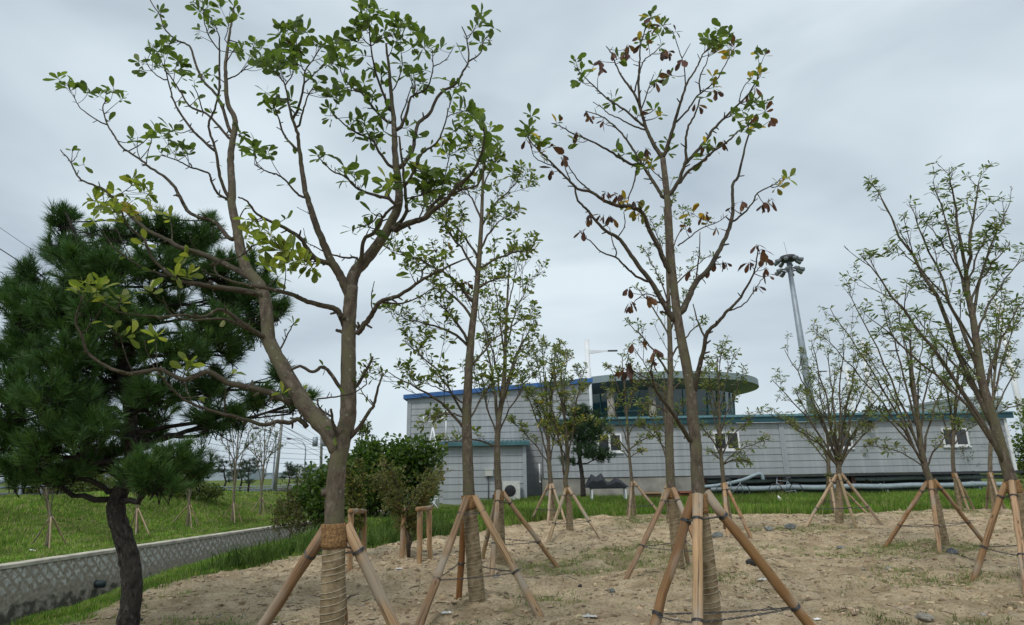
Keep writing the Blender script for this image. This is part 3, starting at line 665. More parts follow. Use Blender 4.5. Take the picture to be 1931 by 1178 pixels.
# ---- the big forked tree, front left
A_tr = [(622, 1378), (627, 1178), (630, 1010), (632, 930), (637, 870), (648, 822), (656, 785), (657, 737), (657, 665), (658, 612), (660, 576), (663, 540)]
A_br = [
 # left limb, long
 ([(640, 850), (618, 812), (590, 783), (571, 758), (543, 711), (518, 665), (507, 640), (503, 594), (498, 558), (486, 533), (466, 508), (453, 469), (446, 426), (438, 390), (437, 342), (435, 303), (437, 271), (444, 228), (430, 196), (426, 150), (426, 118), (431, 75), (437, 39), (442, 11)], 17.5, 1.6, .25),
 # middle limb
 ([(660, 560), (650, 537), (639, 515), (623, 490), (610, 458), (594, 419), (580, 374), (575, 356), (569, 314), (564, 278), (560, 246), (550, 221), (544, 192), (537, 160), (525, 139)], 9.5, 1.3, -.25),
 # right limb
 ([(662, 545), (668, 515), (696, 483), (714, 458), (732, 430), (751, 385), (751, 342), (746, 303), (744, 264), (742, 221), (737, 171), (733, 125), (728, 82)], 12.5, 2.2, .1),
 ([(564, 242), (571, 210), (582, 178), (594, 160)], 2.4, 1.1), ([(550, 228), (564, 200), (573, 157), (575, 135), (589, 114), (605, 89)], 3, 1), ([(573, 157), (600, 132), (616, 114)], 1.6, .9),
 ([(571, 135), (564, 107), (560, 86)], 1.4, .9), ([(537, 160), (550, 143), (557, 118)], 1.4, .9), ([(562, 285), (543, 264), (534, 250), (525, 221), (518, 203)], 3.2, 1.2),
 ([(577, 374), (560, 365), (537, 339), (525, 330), (503, 323), (480, 310)], 2.6, 1.1), ([(628, 498), (600, 490), (582, 473), (568, 451), (543, 433), (507, 416), (482, 401), (467, 380), (449, 371)], 5.5, 1.5, -.5),
 ([(668, 505), (674, 487), (646, 485), (617, 476), (578, 457)], 2.6, .9), ([(617, 476), (606, 450), (590, 410), (560, 390)], 1, .6), ([(578, 457), (572, 430)], 1, .6),
 ([(737, 317), (714, 285), (703, 264), (671, 250), (642, 228), (625, 210)], 3.4, 1.1), ([(737, 235), (710, 210), (685, 178), (664, 164), (646, 143), (639, 118)], 3.5, 1.1),
 ([(737, 212), (721, 171), (708, 135), (699, 86), (696, 36)], 3, 1), ([(699, 86), (678, 68)], 1.4, .8), ([(700, 88), (714, 75), (742, 66)], 1.4, .8),
 ([(757, 317), (778, 282), (787, 235), (810, 214), (828, 178), (860, 157), (874, 132), (883, 116), (881, 75), (871, 50)], 5, 1.2, .3), ([(883, 116), (906, 100), (913, 75), (928, 64)], 1.9, .9), ([(881, 75), (897, 50), (903, 30)], 1.1, .7),
 ([(753, 246), (767, 214), (774, 185), (781, 178), (783, 150)], 4, 1.3), ([(778, 180), (803, 168), (814, 143), (817, 125), (815, 93)], 2.2, .9), ([(819, 125), (842, 111), (855, 89)], 1.3, .7),
 ([(753, 228), (767, 189), (778, 157)], 2, .9), ([(739, 175), (751, 150), (758, 121), (755, 86)], 1.6, .8),
 ([(672, 515), (680, 490), (687, 451), (707, 437), (721, 412), (739, 391), (757, 381)], 5, 2.2, -.5), ([(724, 410), (714, 403), (700, 420), (665, 432)], 1.8, .8),
 ([(735, 433), (757, 416), (766, 396), (764, 357), (760, 321), (753, 257)], 4.4, 2, -.45), ([(765, 349), (785, 314), (796, 289), (821, 271), (833, 250), (842, 221), (849, 189)], 3.2, 1, -.4), ([(842, 221), (862, 212), (880, 208)], 1.2, .7),
 ([(739, 437), (774, 419), (799, 412), (814, 398), (839, 380), (863, 350), (888, 328), (903, 303), (912, 271), (913, 239)], 6.8, 1.7, -.5),
 ([(799, 410), (824, 378), (846, 371), (868, 358), (899, 349), (913, 321), (917, 299), (938, 290)], 3.4, 1, -.35), ([(790, 412), (800, 385), (796, 360)], 1.8, 1), ([(824, 380), (834, 350), (846, 300), (850, 270)], 1.8, .8), ([(766, 375), (800, 366), (824, 352)], 2, .9), ([(846, 371), (872, 345), (880, 320)], 1.2, .7), ([(790, 366), (812, 340), (824, 325)], 1.3, .8),
 ([(739, 376), (720, 371), (699, 365), (671, 353), (650, 332), (628, 323), (610, 307), (600, 292)], 3.4, 1, -.3), ([(650, 332), (648, 318)], 1, .7), ([(671, 353), (668, 330)], 1, .7),
 ([(673, 630), (685, 615), (703, 590), (717, 569), (749, 558), (778, 540), (792, 530), (846, 501), (892, 483)], 5.6, 1.3, -.3), ([(717, 569), (757, 572), (790, 560), (820, 540)], 2.2, 1), ([(703, 590), (700, 560), (706, 530)], 1.5, .8), ([(792, 530), (800, 505), (822, 480)], 1.6, .8),
 ([(650, 618), (640, 590), (628, 581), (600, 574), (575, 567), (550, 555), (507, 544), (446, 533), (411, 519)], 6.2, 2.0, -.4), ([(411, 519), (405, 506), (416, 492), (452, 483), (466, 464)], 2, 1), ([(411, 519), (395, 516), (380, 508)], 1.5, 1),
 ([(624, 930), (614, 929), (606, 929)], 9, 6.5), ([(634, 905), (640, 902)], 6, 5), ([(650, 628), (634, 622)], 4, 3.2), ([(650, 745), (640, 728), (617, 697), (606, 692), (589, 701), (566, 690), (548, 697)], 4.2, 2.8, -.3), ([(606, 692), (618, 697)], 2.5, 2),
 ([(668, 735), (689, 701), (703, 672)], 3.6, 2.2, -.2), ([(655, 830), (677, 806), (695, 778), (705, 762), (714, 729), (721, 704)], 4.6, 1.6, -.3), ([(703, 765), (680, 735), (670, 715)], 1.2, .7),
 ([(640, 838), (632, 813), (627, 792), (624, 771)], 3.4, 2.2, -.7), ([(626, 785), (613, 778), (602, 768), (598, 752)], 2.2, 1.6), ([(598, 752), (640, 747), (667, 740), (689, 726), (690, 712)], 1.7, 1.1),
 # off the left limb
 ([(552, 760), (525, 748), (507, 740), (470, 730), (431, 722), (410, 709), (389, 701), (349, 715), (322, 706), (300, 696), (250, 704), (225, 700), (200, 690), (178, 676), (164, 662), (153, 630), (143, 608), (148, 580), (157, 562)], 6.6, 1.5, -.25),
 ([(157, 628), (182, 597), (200, 569)], 1.3, .8), ([(579, 805), (563, 790), (545, 797), (524, 794), (496, 801), (453, 788), (420, 780), (385, 770), (349, 754), (321, 729), (298, 701)], 4.8, 1.6, -.5),
 ([(424, 780), (424, 755), (426, 729)], 1.8, 1.2), ([(250, 702), (235, 665), (228, 637), (214, 625)], 1.4, .7), ([(296, 697), (294, 637)], 1.4, .8), ([(292, 697), (278, 665), (272, 640)], 1.2, .6), ([(355, 708), (351, 683)], 1.2, .7), ([(365, 765), (352, 735), (350, 712)], 1.2, .7),
 ([(508, 648), (500, 637), (475, 621), (456, 608), (431, 590), (410, 583), (385, 597), (342, 594), (303, 597), (250, 592), (221, 587), (200, 573)], 4.6, 1.1, -.6), ([(490, 632), (460, 617), (421, 601), (357, 603), (321, 590), (307, 558)], 3.4, 1.1, -.4), ([(342, 594), (338, 560), (330, 540)], 1.1, .6),
 ([(500, 570), (490, 556), (474, 551), (428, 544), (385, 537), (342, 530), (314, 512), (285, 483), (271, 451), (242, 426), (228, 398)], 6.5, 1.3, -.35), ([(321, 523), (271, 505), (242, 487), (214, 466), (193, 434)], 2.4, .9), ([(250, 492), (228, 450), (220, 430)], 1.2, .7),
 ([(476, 527), (446, 508), (410, 491), (374, 476), (339, 466), (314, 451), (278, 434), (250, 410), (214, 374), (189, 353), (153, 339), (139, 317), (132, 303), (114, 282)], 6.2, 1.0, .1), ([(134, 306), (136, 292), (136, 280)], .9, .5), ([(135, 306), (145, 292), (149, 281)], .9, .5), ([(192, 353), (196, 380), (190, 400)], 1, .7), ([(214, 374), (236, 360), (250, 348)], 1, .7), ([(374, 476), (360, 455), (356, 438)], 1, .7),
 ([(446, 448), (431, 448), (403, 417), (374, 410), (353, 396), (339, 371), (321, 342), (285, 317), (264, 300), (228, 275), (214, 253), (203, 235), (194, 203), (200, 189)], 4.6, 1.1, .3), ([(198, 235), (164, 214), (146, 196), (139, 178)], 1.6, .8), ([(403, 417), (402, 440), (400, 455)], 1, .6), ([(318, 340), (323, 346)], 2, 1.5),
 ([(437, 378), (430, 376), (410, 364), (399, 342), (392, 326), (357, 314), (335, 303), (303, 292)], 3, 1), ([(437, 372), (428, 367), (415, 332), (407, 285), (396, 250), (394, 232), (403, 210), (410, 185), (416, 160)], 4, 1.6, -.2),
 ([(405, 285), (378, 260), (358, 239), (332, 200), (321, 168), (310, 118)], 3.1, 1.1), ([(316, 155), (285, 132), (273, 107)], 1.5, .8), ([(435, 264), (414, 239), (389, 214), (357, 200), (339, 171), (321, 143), (310, 132)], 3.2, 1.2), ([(382, 210), (373, 178), (362, 160)], 1.6, .9),
 ([(437, 257), (421, 207), (410, 182), (382, 150), (367, 114), (357, 86), (332, 75), (310, 53), (301, 29), (283, 0), (275, -14)], 3.8, .9), ([(412, 185), (414, 130), (414, 71)], 2.6, 1.4), ([(414, 95), (396, 71), (385, 39), (380, -8)], 1.6, .8), ([(414, 71), (402, 40), (380, 15), (362, 2)], 1.3, .7), ([(422, 80), (430, 50), (434, 20)], 1.1, .6),
 ([(428, 150), (449, 139), (467, 123)], 1.7, 1), ([(527, 662), (527, 662), (543, 630), (555, 608)], 2, 1), ([(540, 640), (536, 620)], 1.1, .7), ([(446, 426), (460, 395), (478, 392)], 1.6, .9), ([(460, 480), (480, 462), (510, 455), (540, 470)], 1.8, .9), ([(742, 430), (733, 460), (715, 480)], 1.2, .6),
]
g = G1
A_cl = [(115, 150, 14, g), (140, 163, 14, g), (168, 172, 8, g), (195, 172, 15, g), (215, 165, 13, g), (235, 182, 13, g), (208, 228, 5, g), (160, 310, 5, g), (300, 22, 8, g), (303, 45, 10, g),
 (290, 92, 22, g), (312, 85, 18, g), (267, 120, 16, g), (335, 115, 18, g), (352, 132, 14, g), (300, 115, 14, g), (366, 150, 8, g), (385, 136, 10, g), (402, 140, 8, g), (372, 185, 6, g), (345, 180, 6, g), (410, 40, 18, g), (430, 45, 13, g), (395, 15, 15, g), (372, 55, 8, g), (374, 20, 8, g), (378, 68, 6, g), (450, 28, 8, g), (412, 5, 12, g),
 (262, 262, 14, g), (290, 250, 18, g), (315, 250, 18, g), (345, 268, 20, g), (358, 288, 13, g), (300, 285, 9, g), (330, 285, 10, g), (462, 250, 14, g), (475, 270, 20, g), (492, 280, 16, g), (500, 292, 10, g), (455, 275, 8, g),
 (180, 385, 20, YG), (200, 395, 22, YG), (218, 368, 14, YG), (244, 340, 14, YG), (265, 345, 14, YG), (275, 368, 18, YG), (228, 400, 14, YG), (288, 385, 12, YG), (320, 405, 10, YG), (240, 375, 16, YG), (175, 410, 10, YG), (200, 360, 10, YG), (255, 395, 10, YE),
 (470, 420, 20, YG), (495, 435, 22, YG), (518, 455, 22, YG), (540, 480, 22, YG), (560, 490, 18, YG), (578, 500, 18, YG), (505, 500, 10, YG), (525, 520, 10, YG), (590, 507, 12, YG), (470, 450, 12, YG), (535, 500, 14, YG), (537, 470, 8, YE),
 (165, 540, 14, YG), (190, 528, 16, YG), (176, 556, 10, YG), (146, 540, 8, YG), (228, 548, 9, SG), (232, 562, 8, SG), (195, 602, 6, YG), (210, 620, 6, SG), (250, 630, 7, YG), (295, 627, 7, YG), (355, 514, 12, YG), (340, 520, 8, YG), (280, 540, 7, YG), (362, 680, 10, YG), (350, 692, 7, YG), (440, 702, 10, YG), (345, 480, 8, YG), (272, 455, 6, YG), (420, 598, 5, SG),
 (455, 88, 20, g), (480, 88, 20, g), (496, 105, 20, g), (512, 118, 18, g), (538, 125, 20, g), (520, 108, 18, g), (525, 60, 10, g), (545, 50, 18, g), (572, 52, 18, g), (562, 80, 20, g), (550, 100, 22, g), (530, 92, 12, g), (600, 80, 14, g), (625, 85, 20, g), (650, 85, 18, g), (668, 75, 18, g), (640, 112, 20, g), (618, 115, 14, g), (668, 105, 16, g), (505, 180, 14, g), (522, 186, 14, g), (550, 190, 13, g), (515, 205, 8, g), (592, 142, 13, g), (602, 152, 12, g), (605, 168, 10, g), (630, 180, 15, g), (620, 202, 13, g), (612, 217, 10, g), (640, 160, 14, g), (652, 167, 8, g), (555, 88, 5, BR),
 (680, 18, 15, g), (692, 14, 13, g), (680, 50, 20, g), (692, 40, 16, g), (712, 12, 14, g), (745, 40, 18, g), (766, 45, 18, g), (762, 62, 13, g), (782, 50, 12, g), (726, 55, 13, g), (742, 80, 13, g), (755, 73, 10, g), (700, 65, 14, g), (664, 50, 9, g), (700, 128, 13, g), (718, 138, 11, g), (737, 138, 10, g), (754, 120, 11, g), (790, 80, 14, g), (806, 90, 14, g), (824, 88, 8, g), (782, 97, 6, g), (775, 130, 17, g), (797, 130, 12, g), (800, 157, 14, g), (788, 165, 10, g), (700, 168, 20, g), (686, 155, 12, g), (696, 192, 13, g), (726, 202, 12, g), (714, 212, 9, g), (680, 232, 18, g), (660, 247, 13, g), (700, 245, 14, g), (712, 256, 12, g), (722, 246, 10, g), (696, 262, 9, g), (770, 240, 11, g), (786, 252, 8, g),
 (850, 168, 17, g), (874, 156, 10, g), (905, 28, 14, g), (908, 42, 8, g), (895, 55, 10, g), (905, 80, 7, g), (931, 52, 6, g), (928, 76, 6, g), (857, 85, 6, g), (866, 92, 5, g), (838, 148, 6, g), (882, 208, 14, g), (868, 214, 10, g), (892, 222, 8, g), (865, 238, 7, g), (830, 270, 12, G1b), (842, 288, 12, G1b), (862, 286, 10, G1b), (852, 262, 8, G1b), (872, 268, 8, G1b), (776, 300, 12, G1b), (786, 310, 8, G1b),
 (738, 345, 18, YG), (722, 350, 12, g), (746, 333, 13, YG), (762, 343, 12, g), (800, 332, 24, g), (822, 345, 24, g), (790, 360, 18, g), (842, 358, 16, g), (875, 345, 12, g), (815, 322, 14, g), (778, 378, 12, g), (842, 335, 12, g), (652, 316, 10, g), (668, 322, 8, g), (650, 335, 7, g), (664, 342, 6, g), (600, 290, 7, g), (612, 286, 5, g), (690, 360, 6, g), (680, 348, 6, g), (902, 352, 10, g), (900, 310, 10, g), (925, 270, 12, g), (922, 250, 10, g), (930, 300, 12, g), (665, 430, 9, g), (686, 420, 9, g), (700, 425, 6, g), (712, 440, 6, g), (800, 470, 13, g), (780, 480, 9, g), (815, 490, 11, g), (772, 510, 7, g), (700, 400, 7, g), (545, 408, 6, g), (692, 743, 4, YG), (575, 730, 4, YG), (385, 742, 4, YG), (530, 740, 4, YG)]
tA = traced_tree('A', 'forked_tree', 'largest tree at front left, low forked trunk with mossy bark and burlap wrapped foot', A_tr, (21.5, 12.5), A_br, A_cl, 29,
    [(375, 1335), (842, 1340), (676, 1232)], 'thick wooden tripod propping the largest forked tree at front left', 1.17, tints={0: (.62, .50, .40), 1: (.98, .88, .76), 2: (.50, .33, .20)}, seedn=11, autoleaf=(.22, G1), turns=26)

# ---- tall tree with browning leaves, front right
F_tr = [(1352, 1258), (1345, 1178), (1329, 1030), (1319, 955), (1315, 900), (1311, 830), (1307, 795), (1302, 730), (1286, 647), (1277, 594), (1270, 533), (1264, 469), (1261, 409), (1258, 375), (1255, 342), (1250, 299)]
F_br = [
 ([(1250, 299), (1243, 288), (1225, 257), (1214, 228), (1207, 203), (1197, 178), (1190, 168), (1172, 143), (1161, 121), (1154, 103), (1143, 87)], 5, 1, .2), ([(1250, 301), (1261, 267), (1272, 232), (1279, 207), (1289, 175), (1297, 153), (1314, 128), (1325, 103), (1339, 89)], 4.6, 1.2, -.2),
 ([(1207, 202), (1204, 164), (1206, 125), (1207, 93), (1211, 71), (1225, 39), (1229, 22)], 3, .8), ([(1196, 176), (1204, 143), (1215, 114), (1232, 100), (1247, 86)], 1.9, .9), ([(1211, 205), (1225, 160), (1233, 140)], 1.7, .9), ([(1214, 238), (1190, 217), (1168, 200), (1140, 182), (1118, 160), (1100, 143), (1083, 125)], 2.6, .9), ([(1214, 245), (1190, 235), (1168, 223), (1147, 214), (1136, 203), (1118, 192)], 2, .8),
 ([(1293, 160), (1291, 132), (1286, 110), (1272, 68), (1268, 58)], 1.5, .8), ([(1286, 110), (1302, 82)], 1.1, .7), ([(1272, 234), (1297, 207), (1314, 182), (1332, 168), (1354, 146), (1375, 107), (1382, 95)], 2.4, .9), ([(1320, 176), (1320, 146), (1332, 118), (1336, 100)], 2, .9),
 ([(1259, 371), (1268, 360), (1282, 335), (1293, 303), (1293, 271), (1297, 242), (1311, 214), (1320, 185)], 4.4, 1.4, -.3), ([(1291, 310), (1314, 285), (1336, 257), (1346, 242), (1371, 217), (1400, 189), (1418, 168), (1432, 139), (1436, 118)], 4, 1.1, .3), ([(1279, 349), (1300, 321), (1325, 303), (1346, 285), (1375, 264), (1389, 250), (1414, 232), (1428, 214)], 3.2, 1.1, -.4), ([(1393, 195), (1400, 168), (1414, 150)], 1.4, .8),
 ([(1250, 374), (1236, 349), (1218, 321), (1204, 299), (1190, 275), (1168, 246), (1147, 228), (1129, 217), (1104, 209)], 3.8, .9, .3), ([(1197, 314), (1172, 299), (1150, 285), (1115, 266), (1083, 253), (1058, 239), (1040, 232)], 2.8, .9), ([(1202, 307), (1197, 339), (1186, 371), (1180, 395)], 2, 1),
 ([(1264, 515), (1252, 490), (1243, 469), (1225, 433), (1211, 401), (1186, 389), (1168, 389), (1140, 378), (1115, 362), (1090, 356), (1079, 346), (1061, 328), (1036, 303), (1022, 289), (1004, 271), (992, 255)], 5.6, 1.1, -.3), ([(1115, 360), (1093, 342), (1072, 314), (1060, 300)], 1.8, .9), ([(1079, 348), (1072, 332), (1058, 296)], 1.6, .9), ([(1060, 328), (1040, 312), (1010, 298), (1000, 275)], 1.4, .8),
 ([(1272, 605), (1262, 590), (1247, 565), (1229, 533), (1204, 501), (1182, 469), (1165, 448), (1140, 433), (1118, 409), (1108, 396), (1090, 378), (1083, 349)], 5.8, 1.8, -.1), ([(1232, 533), (1204, 523), (1182, 505), (1161, 485), (1133, 474), (1115, 455), (1104, 448), (1092, 434)], 2.6, .8, -.5), ([(1165, 482), (1154, 451), (1150, 430)], 1.6, .8), ([(1165, 448), (1178, 425), (1176, 400)], 1.4, .8),
 ([(1286, 590), (1300, 558), (1314, 530), (1336, 508), (1354, 476), (1371, 441), (1380, 412), (1382, 380), (1382, 346), (1393, 332), (1402, 289), (1414, 246), (1418, 221)], 6.2, 1.2, .35), ([(1381, 419), (1403, 401), (1421, 380), (1428, 364), (1457, 349), (1475, 335)], 2.2, .9), ([(1311, 533), (1318, 487), (1320, 437)], 1.8, .8), ([(1278, 464), (1300, 448), (1320, 432), (1350, 420), (1372, 405)], 1.5, .8, -.5), ([(1428, 364), (1440, 385)], 1, .6), ([(1380, 405), (1372, 393)], 1, .6),
 ([(1308, 745), (1318, 694), (1329, 651), (1334, 626), (1354, 608), (1368, 590), (1386, 573), (1400, 555), (1421, 515), (1428, 483), (1430, 462)], 5.2, 1, -.35), ([(1371, 588), (1403, 573), (1425, 544), (1440, 520)], 1.6, .8), ([(1331, 640), (1314, 601), (1307, 573)], 2.4, 1), ([(1421, 515), (1436, 500), (1448, 485)], 1, .6),
 ([(1304, 835), (1285, 804), (1266, 775), (1251, 756), (1237, 735), (1230, 711), (1228, 694), (1236, 665)], 4.6, 1.2, -.7), ([(1237, 735), (1215, 720), (1195, 705), (1185, 690)], 1.5, .8), ([(1230, 711), (1212, 680), (1195, 655)], 1.3, .7), ([(1240, 560), (1215, 555), (1190, 575)], 1.4, .8, -.5), ([(1259, 345), (1240, 330), (1222, 312)], 1.5, .9),
]
F_cl = [(1230, 25, 14, g), (1245, 42, 14, g), (1225, 55, 11, g), (1240, 60, 11, g), (1205, 80, 13, MX), (1188, 87, 12, BR), (1214, 65, 13, MX), (1250, 100, 12, BR), (1262, 97, 8, BR), (1222, 82, 10, MX), (1275, 58, 10, g), (1287, 116, 8, BR), (1340, 62, 18, g), (1360, 60, 15, g), (1350, 78, 18, g), (1375, 57, 13, g), (1328, 72, 9, g), (1355, 95, 12, YE), (1375, 102, 10, YE), (1385, 90, 10, MX), (1368, 78, 14, g),
 (1430, 100, 12, g), (1436, 130, 14, g), (1446, 96, 7, g), (1420, 145, 10, g), (1425, 163, 8, BR), (1417, 180, 11, BR), (1400, 210, 18, g), (1382, 212, 14, g), (1430, 190, 15, g), (1450, 188, 12, g), (1445, 206, 12, g), (1420, 232, 16, MX), (1456, 225, 7, BR), (1405, 225, 10, YE), (1352, 162, 8, YE), (1352, 172, 7, BR), (1345, 140, 8, g), (1100, 150, 14, g), (1085, 110, 9, g), (1097, 130, 10, g), (1090, 120, 6, g), (1130, 115, 8, BR), (1133, 128, 7, BR), (1122, 120, 5, g), (1170, 107, 10, g), (1160, 100, 7, BR), (1178, 98, 10, BR), (1240, 145, 12, MX), (1238, 155, 8, BR), (1262, 140, 9, MX),
 (1160, 185, 12, g), (1150, 190, 8, g), (1236, 205, 12, g), (1246, 216, 8, g), (1205, 212, 8, g), (1135, 230, 8, BR), (1113, 222, 6, BR), (1104, 212, 5, BR), (1005, 248, 16, g), (1012, 266, 13, g), (998, 236, 10, g), (1022, 262, 12, g), (1000, 212, 9, g), (1055, 230, 13, MX), (1066, 300, 9, BR), (1086, 265, 11, g), (1089, 250, 8, BR), (1042, 272, 12, MX), (1026, 286, 9, YE), (992, 262, 8, BR), (1036, 322, 7, BR), (1165, 285, 12, g), (1178, 290, 8, g), (1222, 280, 9, BR), (1215, 310, 14, G1b), (1228, 303, 8, YE), (1258, 262, 7, g), (1260, 285, 8, g),
 (1140, 362, 11, BR), (1160, 366, 11, BR), (1175, 376, 10, YE), (1200, 380, 12, BR), (1192, 395, 10, YE), (1212, 402, 8, YE), (1110, 410, 10, BR), (1095, 434, 9, BR), (1130, 405, 7, BR), (1156, 410, 8, BR), (1302, 400, 10, YE), (1326, 405, 13, BR), (1336, 415, 9, YE), (1292, 425, 9, BR), (1352, 430, 8, BR), (1396, 380, 9, BR), (1380, 390, 9, BR), (1440, 386, 11, BR), (1456, 375, 9, BR), (1452, 385, 7, BR), (1476, 345, 11, YE), (1492, 330, 11, YG), (1470, 350, 8, YE), (1362, 270, 8, BR), (1350, 275, 8, g), (1330, 290, 11, g), (1320, 300, 8, g), (1330, 272, 7, g), (1400, 248, 8, g), (1318, 200, 7, BR), (1332, 182, 6, g),
 (1350, 490, 11, BR), (1370, 495, 8, BR), (1335, 500, 9, BR), (1318, 520, 8, BR), (1300, 510, 7, BR), (1427, 460, 8, BR), (1442, 472, 8, BR), (1440, 485, 6, BR), (1410, 496, 7, BR), (1452, 520, 8, BR), (1430, 540, 7, BR), (1445, 505, 5, BR), (1180, 546, 8, BR), (1185, 585, 8, BR), (1190, 573, 5, BR), (1225, 558, 6, BR), (1238, 660, 8, BR), (1182, 702, 12, BR), (1190, 650, 6, BR), (1180, 690, 9, BR), (1215, 640, 6, BR), (1232, 680, 6, BR)]
rb_ = random.Random(4); F_cl = [(x, y, r, (MX if (p is g and rb_.random() < .38) else p)) for (x, y, r, p) in F_cl]
tF = traced_tree('F', 'browning_tree', 'tall tree at front right with shrivelled brown leaves among the green, burlap wrapped foot', F_tr, (14.5, 5.8), F_br, F_cl, 24,
    [(1185, 1290), (1312, 1332), (1622, 1265)], 'thick wooden tripod propping the tall browning tree at front right', 1.22, tints={0: (.50, .36, .23), 1: (1, .86, .70), 2: (.58, .43, .27)}, seedn=12, autoleaf=(.05, G1), turns=26)

# ================================================================= grown trees (limb ends traced, twigs grown)
def bez(p0, d0, p1, n=9, up=.0):
    L = np.linalg.norm(p1-p0); c = p0+d0*L*.45; t = np.linspace(0, 1, n)[:, None]
    c2 = p1 - (p1-c)*.35 + np.array([0, 0, -up*L])
    return (1-t)**3*p0+3*(1-t)**2*t*c+3*(1-t)*t*t*c2+t**3*p1
def grown_tree(key, name, label, trunk_px, r_px, limbs, Lleaf, pal, feet, sup_label, hb, seedn, nsub=7, sublen=.42, whorl=(4, 7), wr=.36, droop=.0, leafp=.9, extra=(), tints=None, level3=True, group='newly planted trees propped with poles', wrapped=True, bark_tint=1.0, sides=12, turns=20, cat='tree', spread=1.0, pole_r=.039, wires=True, twigr=.5, leafmat=None, rspread=.33, midleaf=.5):
    rg = np.random.default_rng(seedn); kf = .70 if key in ('H', 'E', 'K', 'L') else .84; r_px = [a_*kf for a_ in r_px]
    bp = BASES[key]; Y = bp[1]; e = empty(name, bp, label, cat, group); mm = M(); lv = Leaves()
    q = smooth_path(trunk_px, 6); w = P(q[:, 0], q[:, 1], Y); L = np.r_[0, np.cumsum(np.linalg.norm(np.diff(w, axis=0), axis=1))]; t = L/L[-1]
    rr = np.interp(t, [0, .12, 1], [r_px[0]*1.12, r_px[0], r_px[1]])*Y/FPX
    bt = (bark_tint,)*3+(1,)
    mm.tube(w, rr, sides, bt, .025, seed=seedn)
    px_m = Y/FPX
    def leafy(p, ax):
        if rg.random() < leafp:
            lv.whorl(p, ax+np.array([0, 0, .25]), int(rg.integers(*whorl)), Lleaf*px_m, pal, wr, droop, spread)
    def twigs(path, r0, length, lev):
        n = len(path); k = nsub+1 if lev == 1 else max(2, nsub-3) if lev == 2 else 2
        for u in np.linspace(.22 if lev > 1 else .3, .98, k)+rg.normal(0, .03, k):
            i = int(np.clip(u*(n-1), 1, n-1)); p = path[i]; tan = nrm(path[i]-path[i-1])
            per = nrm(np.cross(tan, rg.standard_normal(3))); d = nrm(tan*.75+per*.75+np.array([0, 0, .3]))
            ln = length*rg.uniform(.55, 1.1)*(1.15-.55*u)
            end = p + nrm(d+np.array([0, 0, .25]))*ln + rg.normal(0, .05, 3)*ln
            pa = bez(p, d, end, 6); r1 = max(r0*.5*(1.1-u*.5), twigr*px_m*.8)
            mm.tube(pa, np.linspace(r1, twigr*px_m*.62, 6), 4 if lev > 1 else 5, (bark_tint*.62,)*3+(1,), 0, seed=int(rg.integers(99)))
            if lev < (3 if level3 else 2) and ln > .12: twigs(pa, r1, ln*.5, lev+1)
            leafy(pa[-1], nrm(pa[-1]-pa[-2]))
            if lev <= 2 and rg.random() < midleaf: leafy(pa[3], nrm(pa[3]-pa[2]))
    ends = []
    for lb in limbs:
        tt, ex, ey, r = lb[:4]; r = r*.72; dep = lb[4] if len(lb) > 4 else rg.uniform(-1, 1)
        i = int(np.argmin(np.abs(t-tt))); p0 = w[i]; d0 = nrm(w[min(i+1, len(w)-1)]-w[max(i-1, 0)])
        p1 = P(ex, ey, Y); span = np.linalg.norm(p1-p0); p1 = P(ex, ey, Y*(1+dep*rspread*span/Y))
        d0 = nrm(d0*.6+nrm(p1-p0)*1.0)
        pa = bez(p0, d0, p1, 12, .02); pa[1:-1] += rg.normal(0, .009, (10, 3))*span**.5
        mm.tube(pa, np.linspace(r, max(.6, r*.16), 12)*px_m, 8, (bark_tint*.78,)*3+(1,), .03, seed=int(rg.integers(99)))
        twigs(pa, r*px_m*.6, span*sublen, 1); leafy(pa[-1], nrm(pa[-1]-pa[-2]))
    # leading shoot
    twigs(w[len(w)//2:], r_px[1]*px_m*1.2, L[-1]*.16, 2 if limbs else 1); leafy(w[-1], nrm(w[-1]-w[-2]))
    for (x, y, n_, pl) in extra:
        a_ = P(x, y, Y*rg.uniform(.97, 1.03)); lv.whorl(a_, np.array([0, 0, .1]), n_, Lleaf*px_m*1.25, pl, .45, .5)
    mm.build('trunk', BARK, e); lv.mesh('foliage', e, leafmat)
    rfun = lambda z: float(np.interp(z, w[:, 2], rr))
    if wrapped: wrap(e, w, rfun, bp[2]-.05, bp[2]+hb, turns, seedn)
    if feet: support(key, sup_label, w, rfun(bp[2]+hb), hb-.02, feet, tints=tints, r=pole_r, wires=wires)
    return e

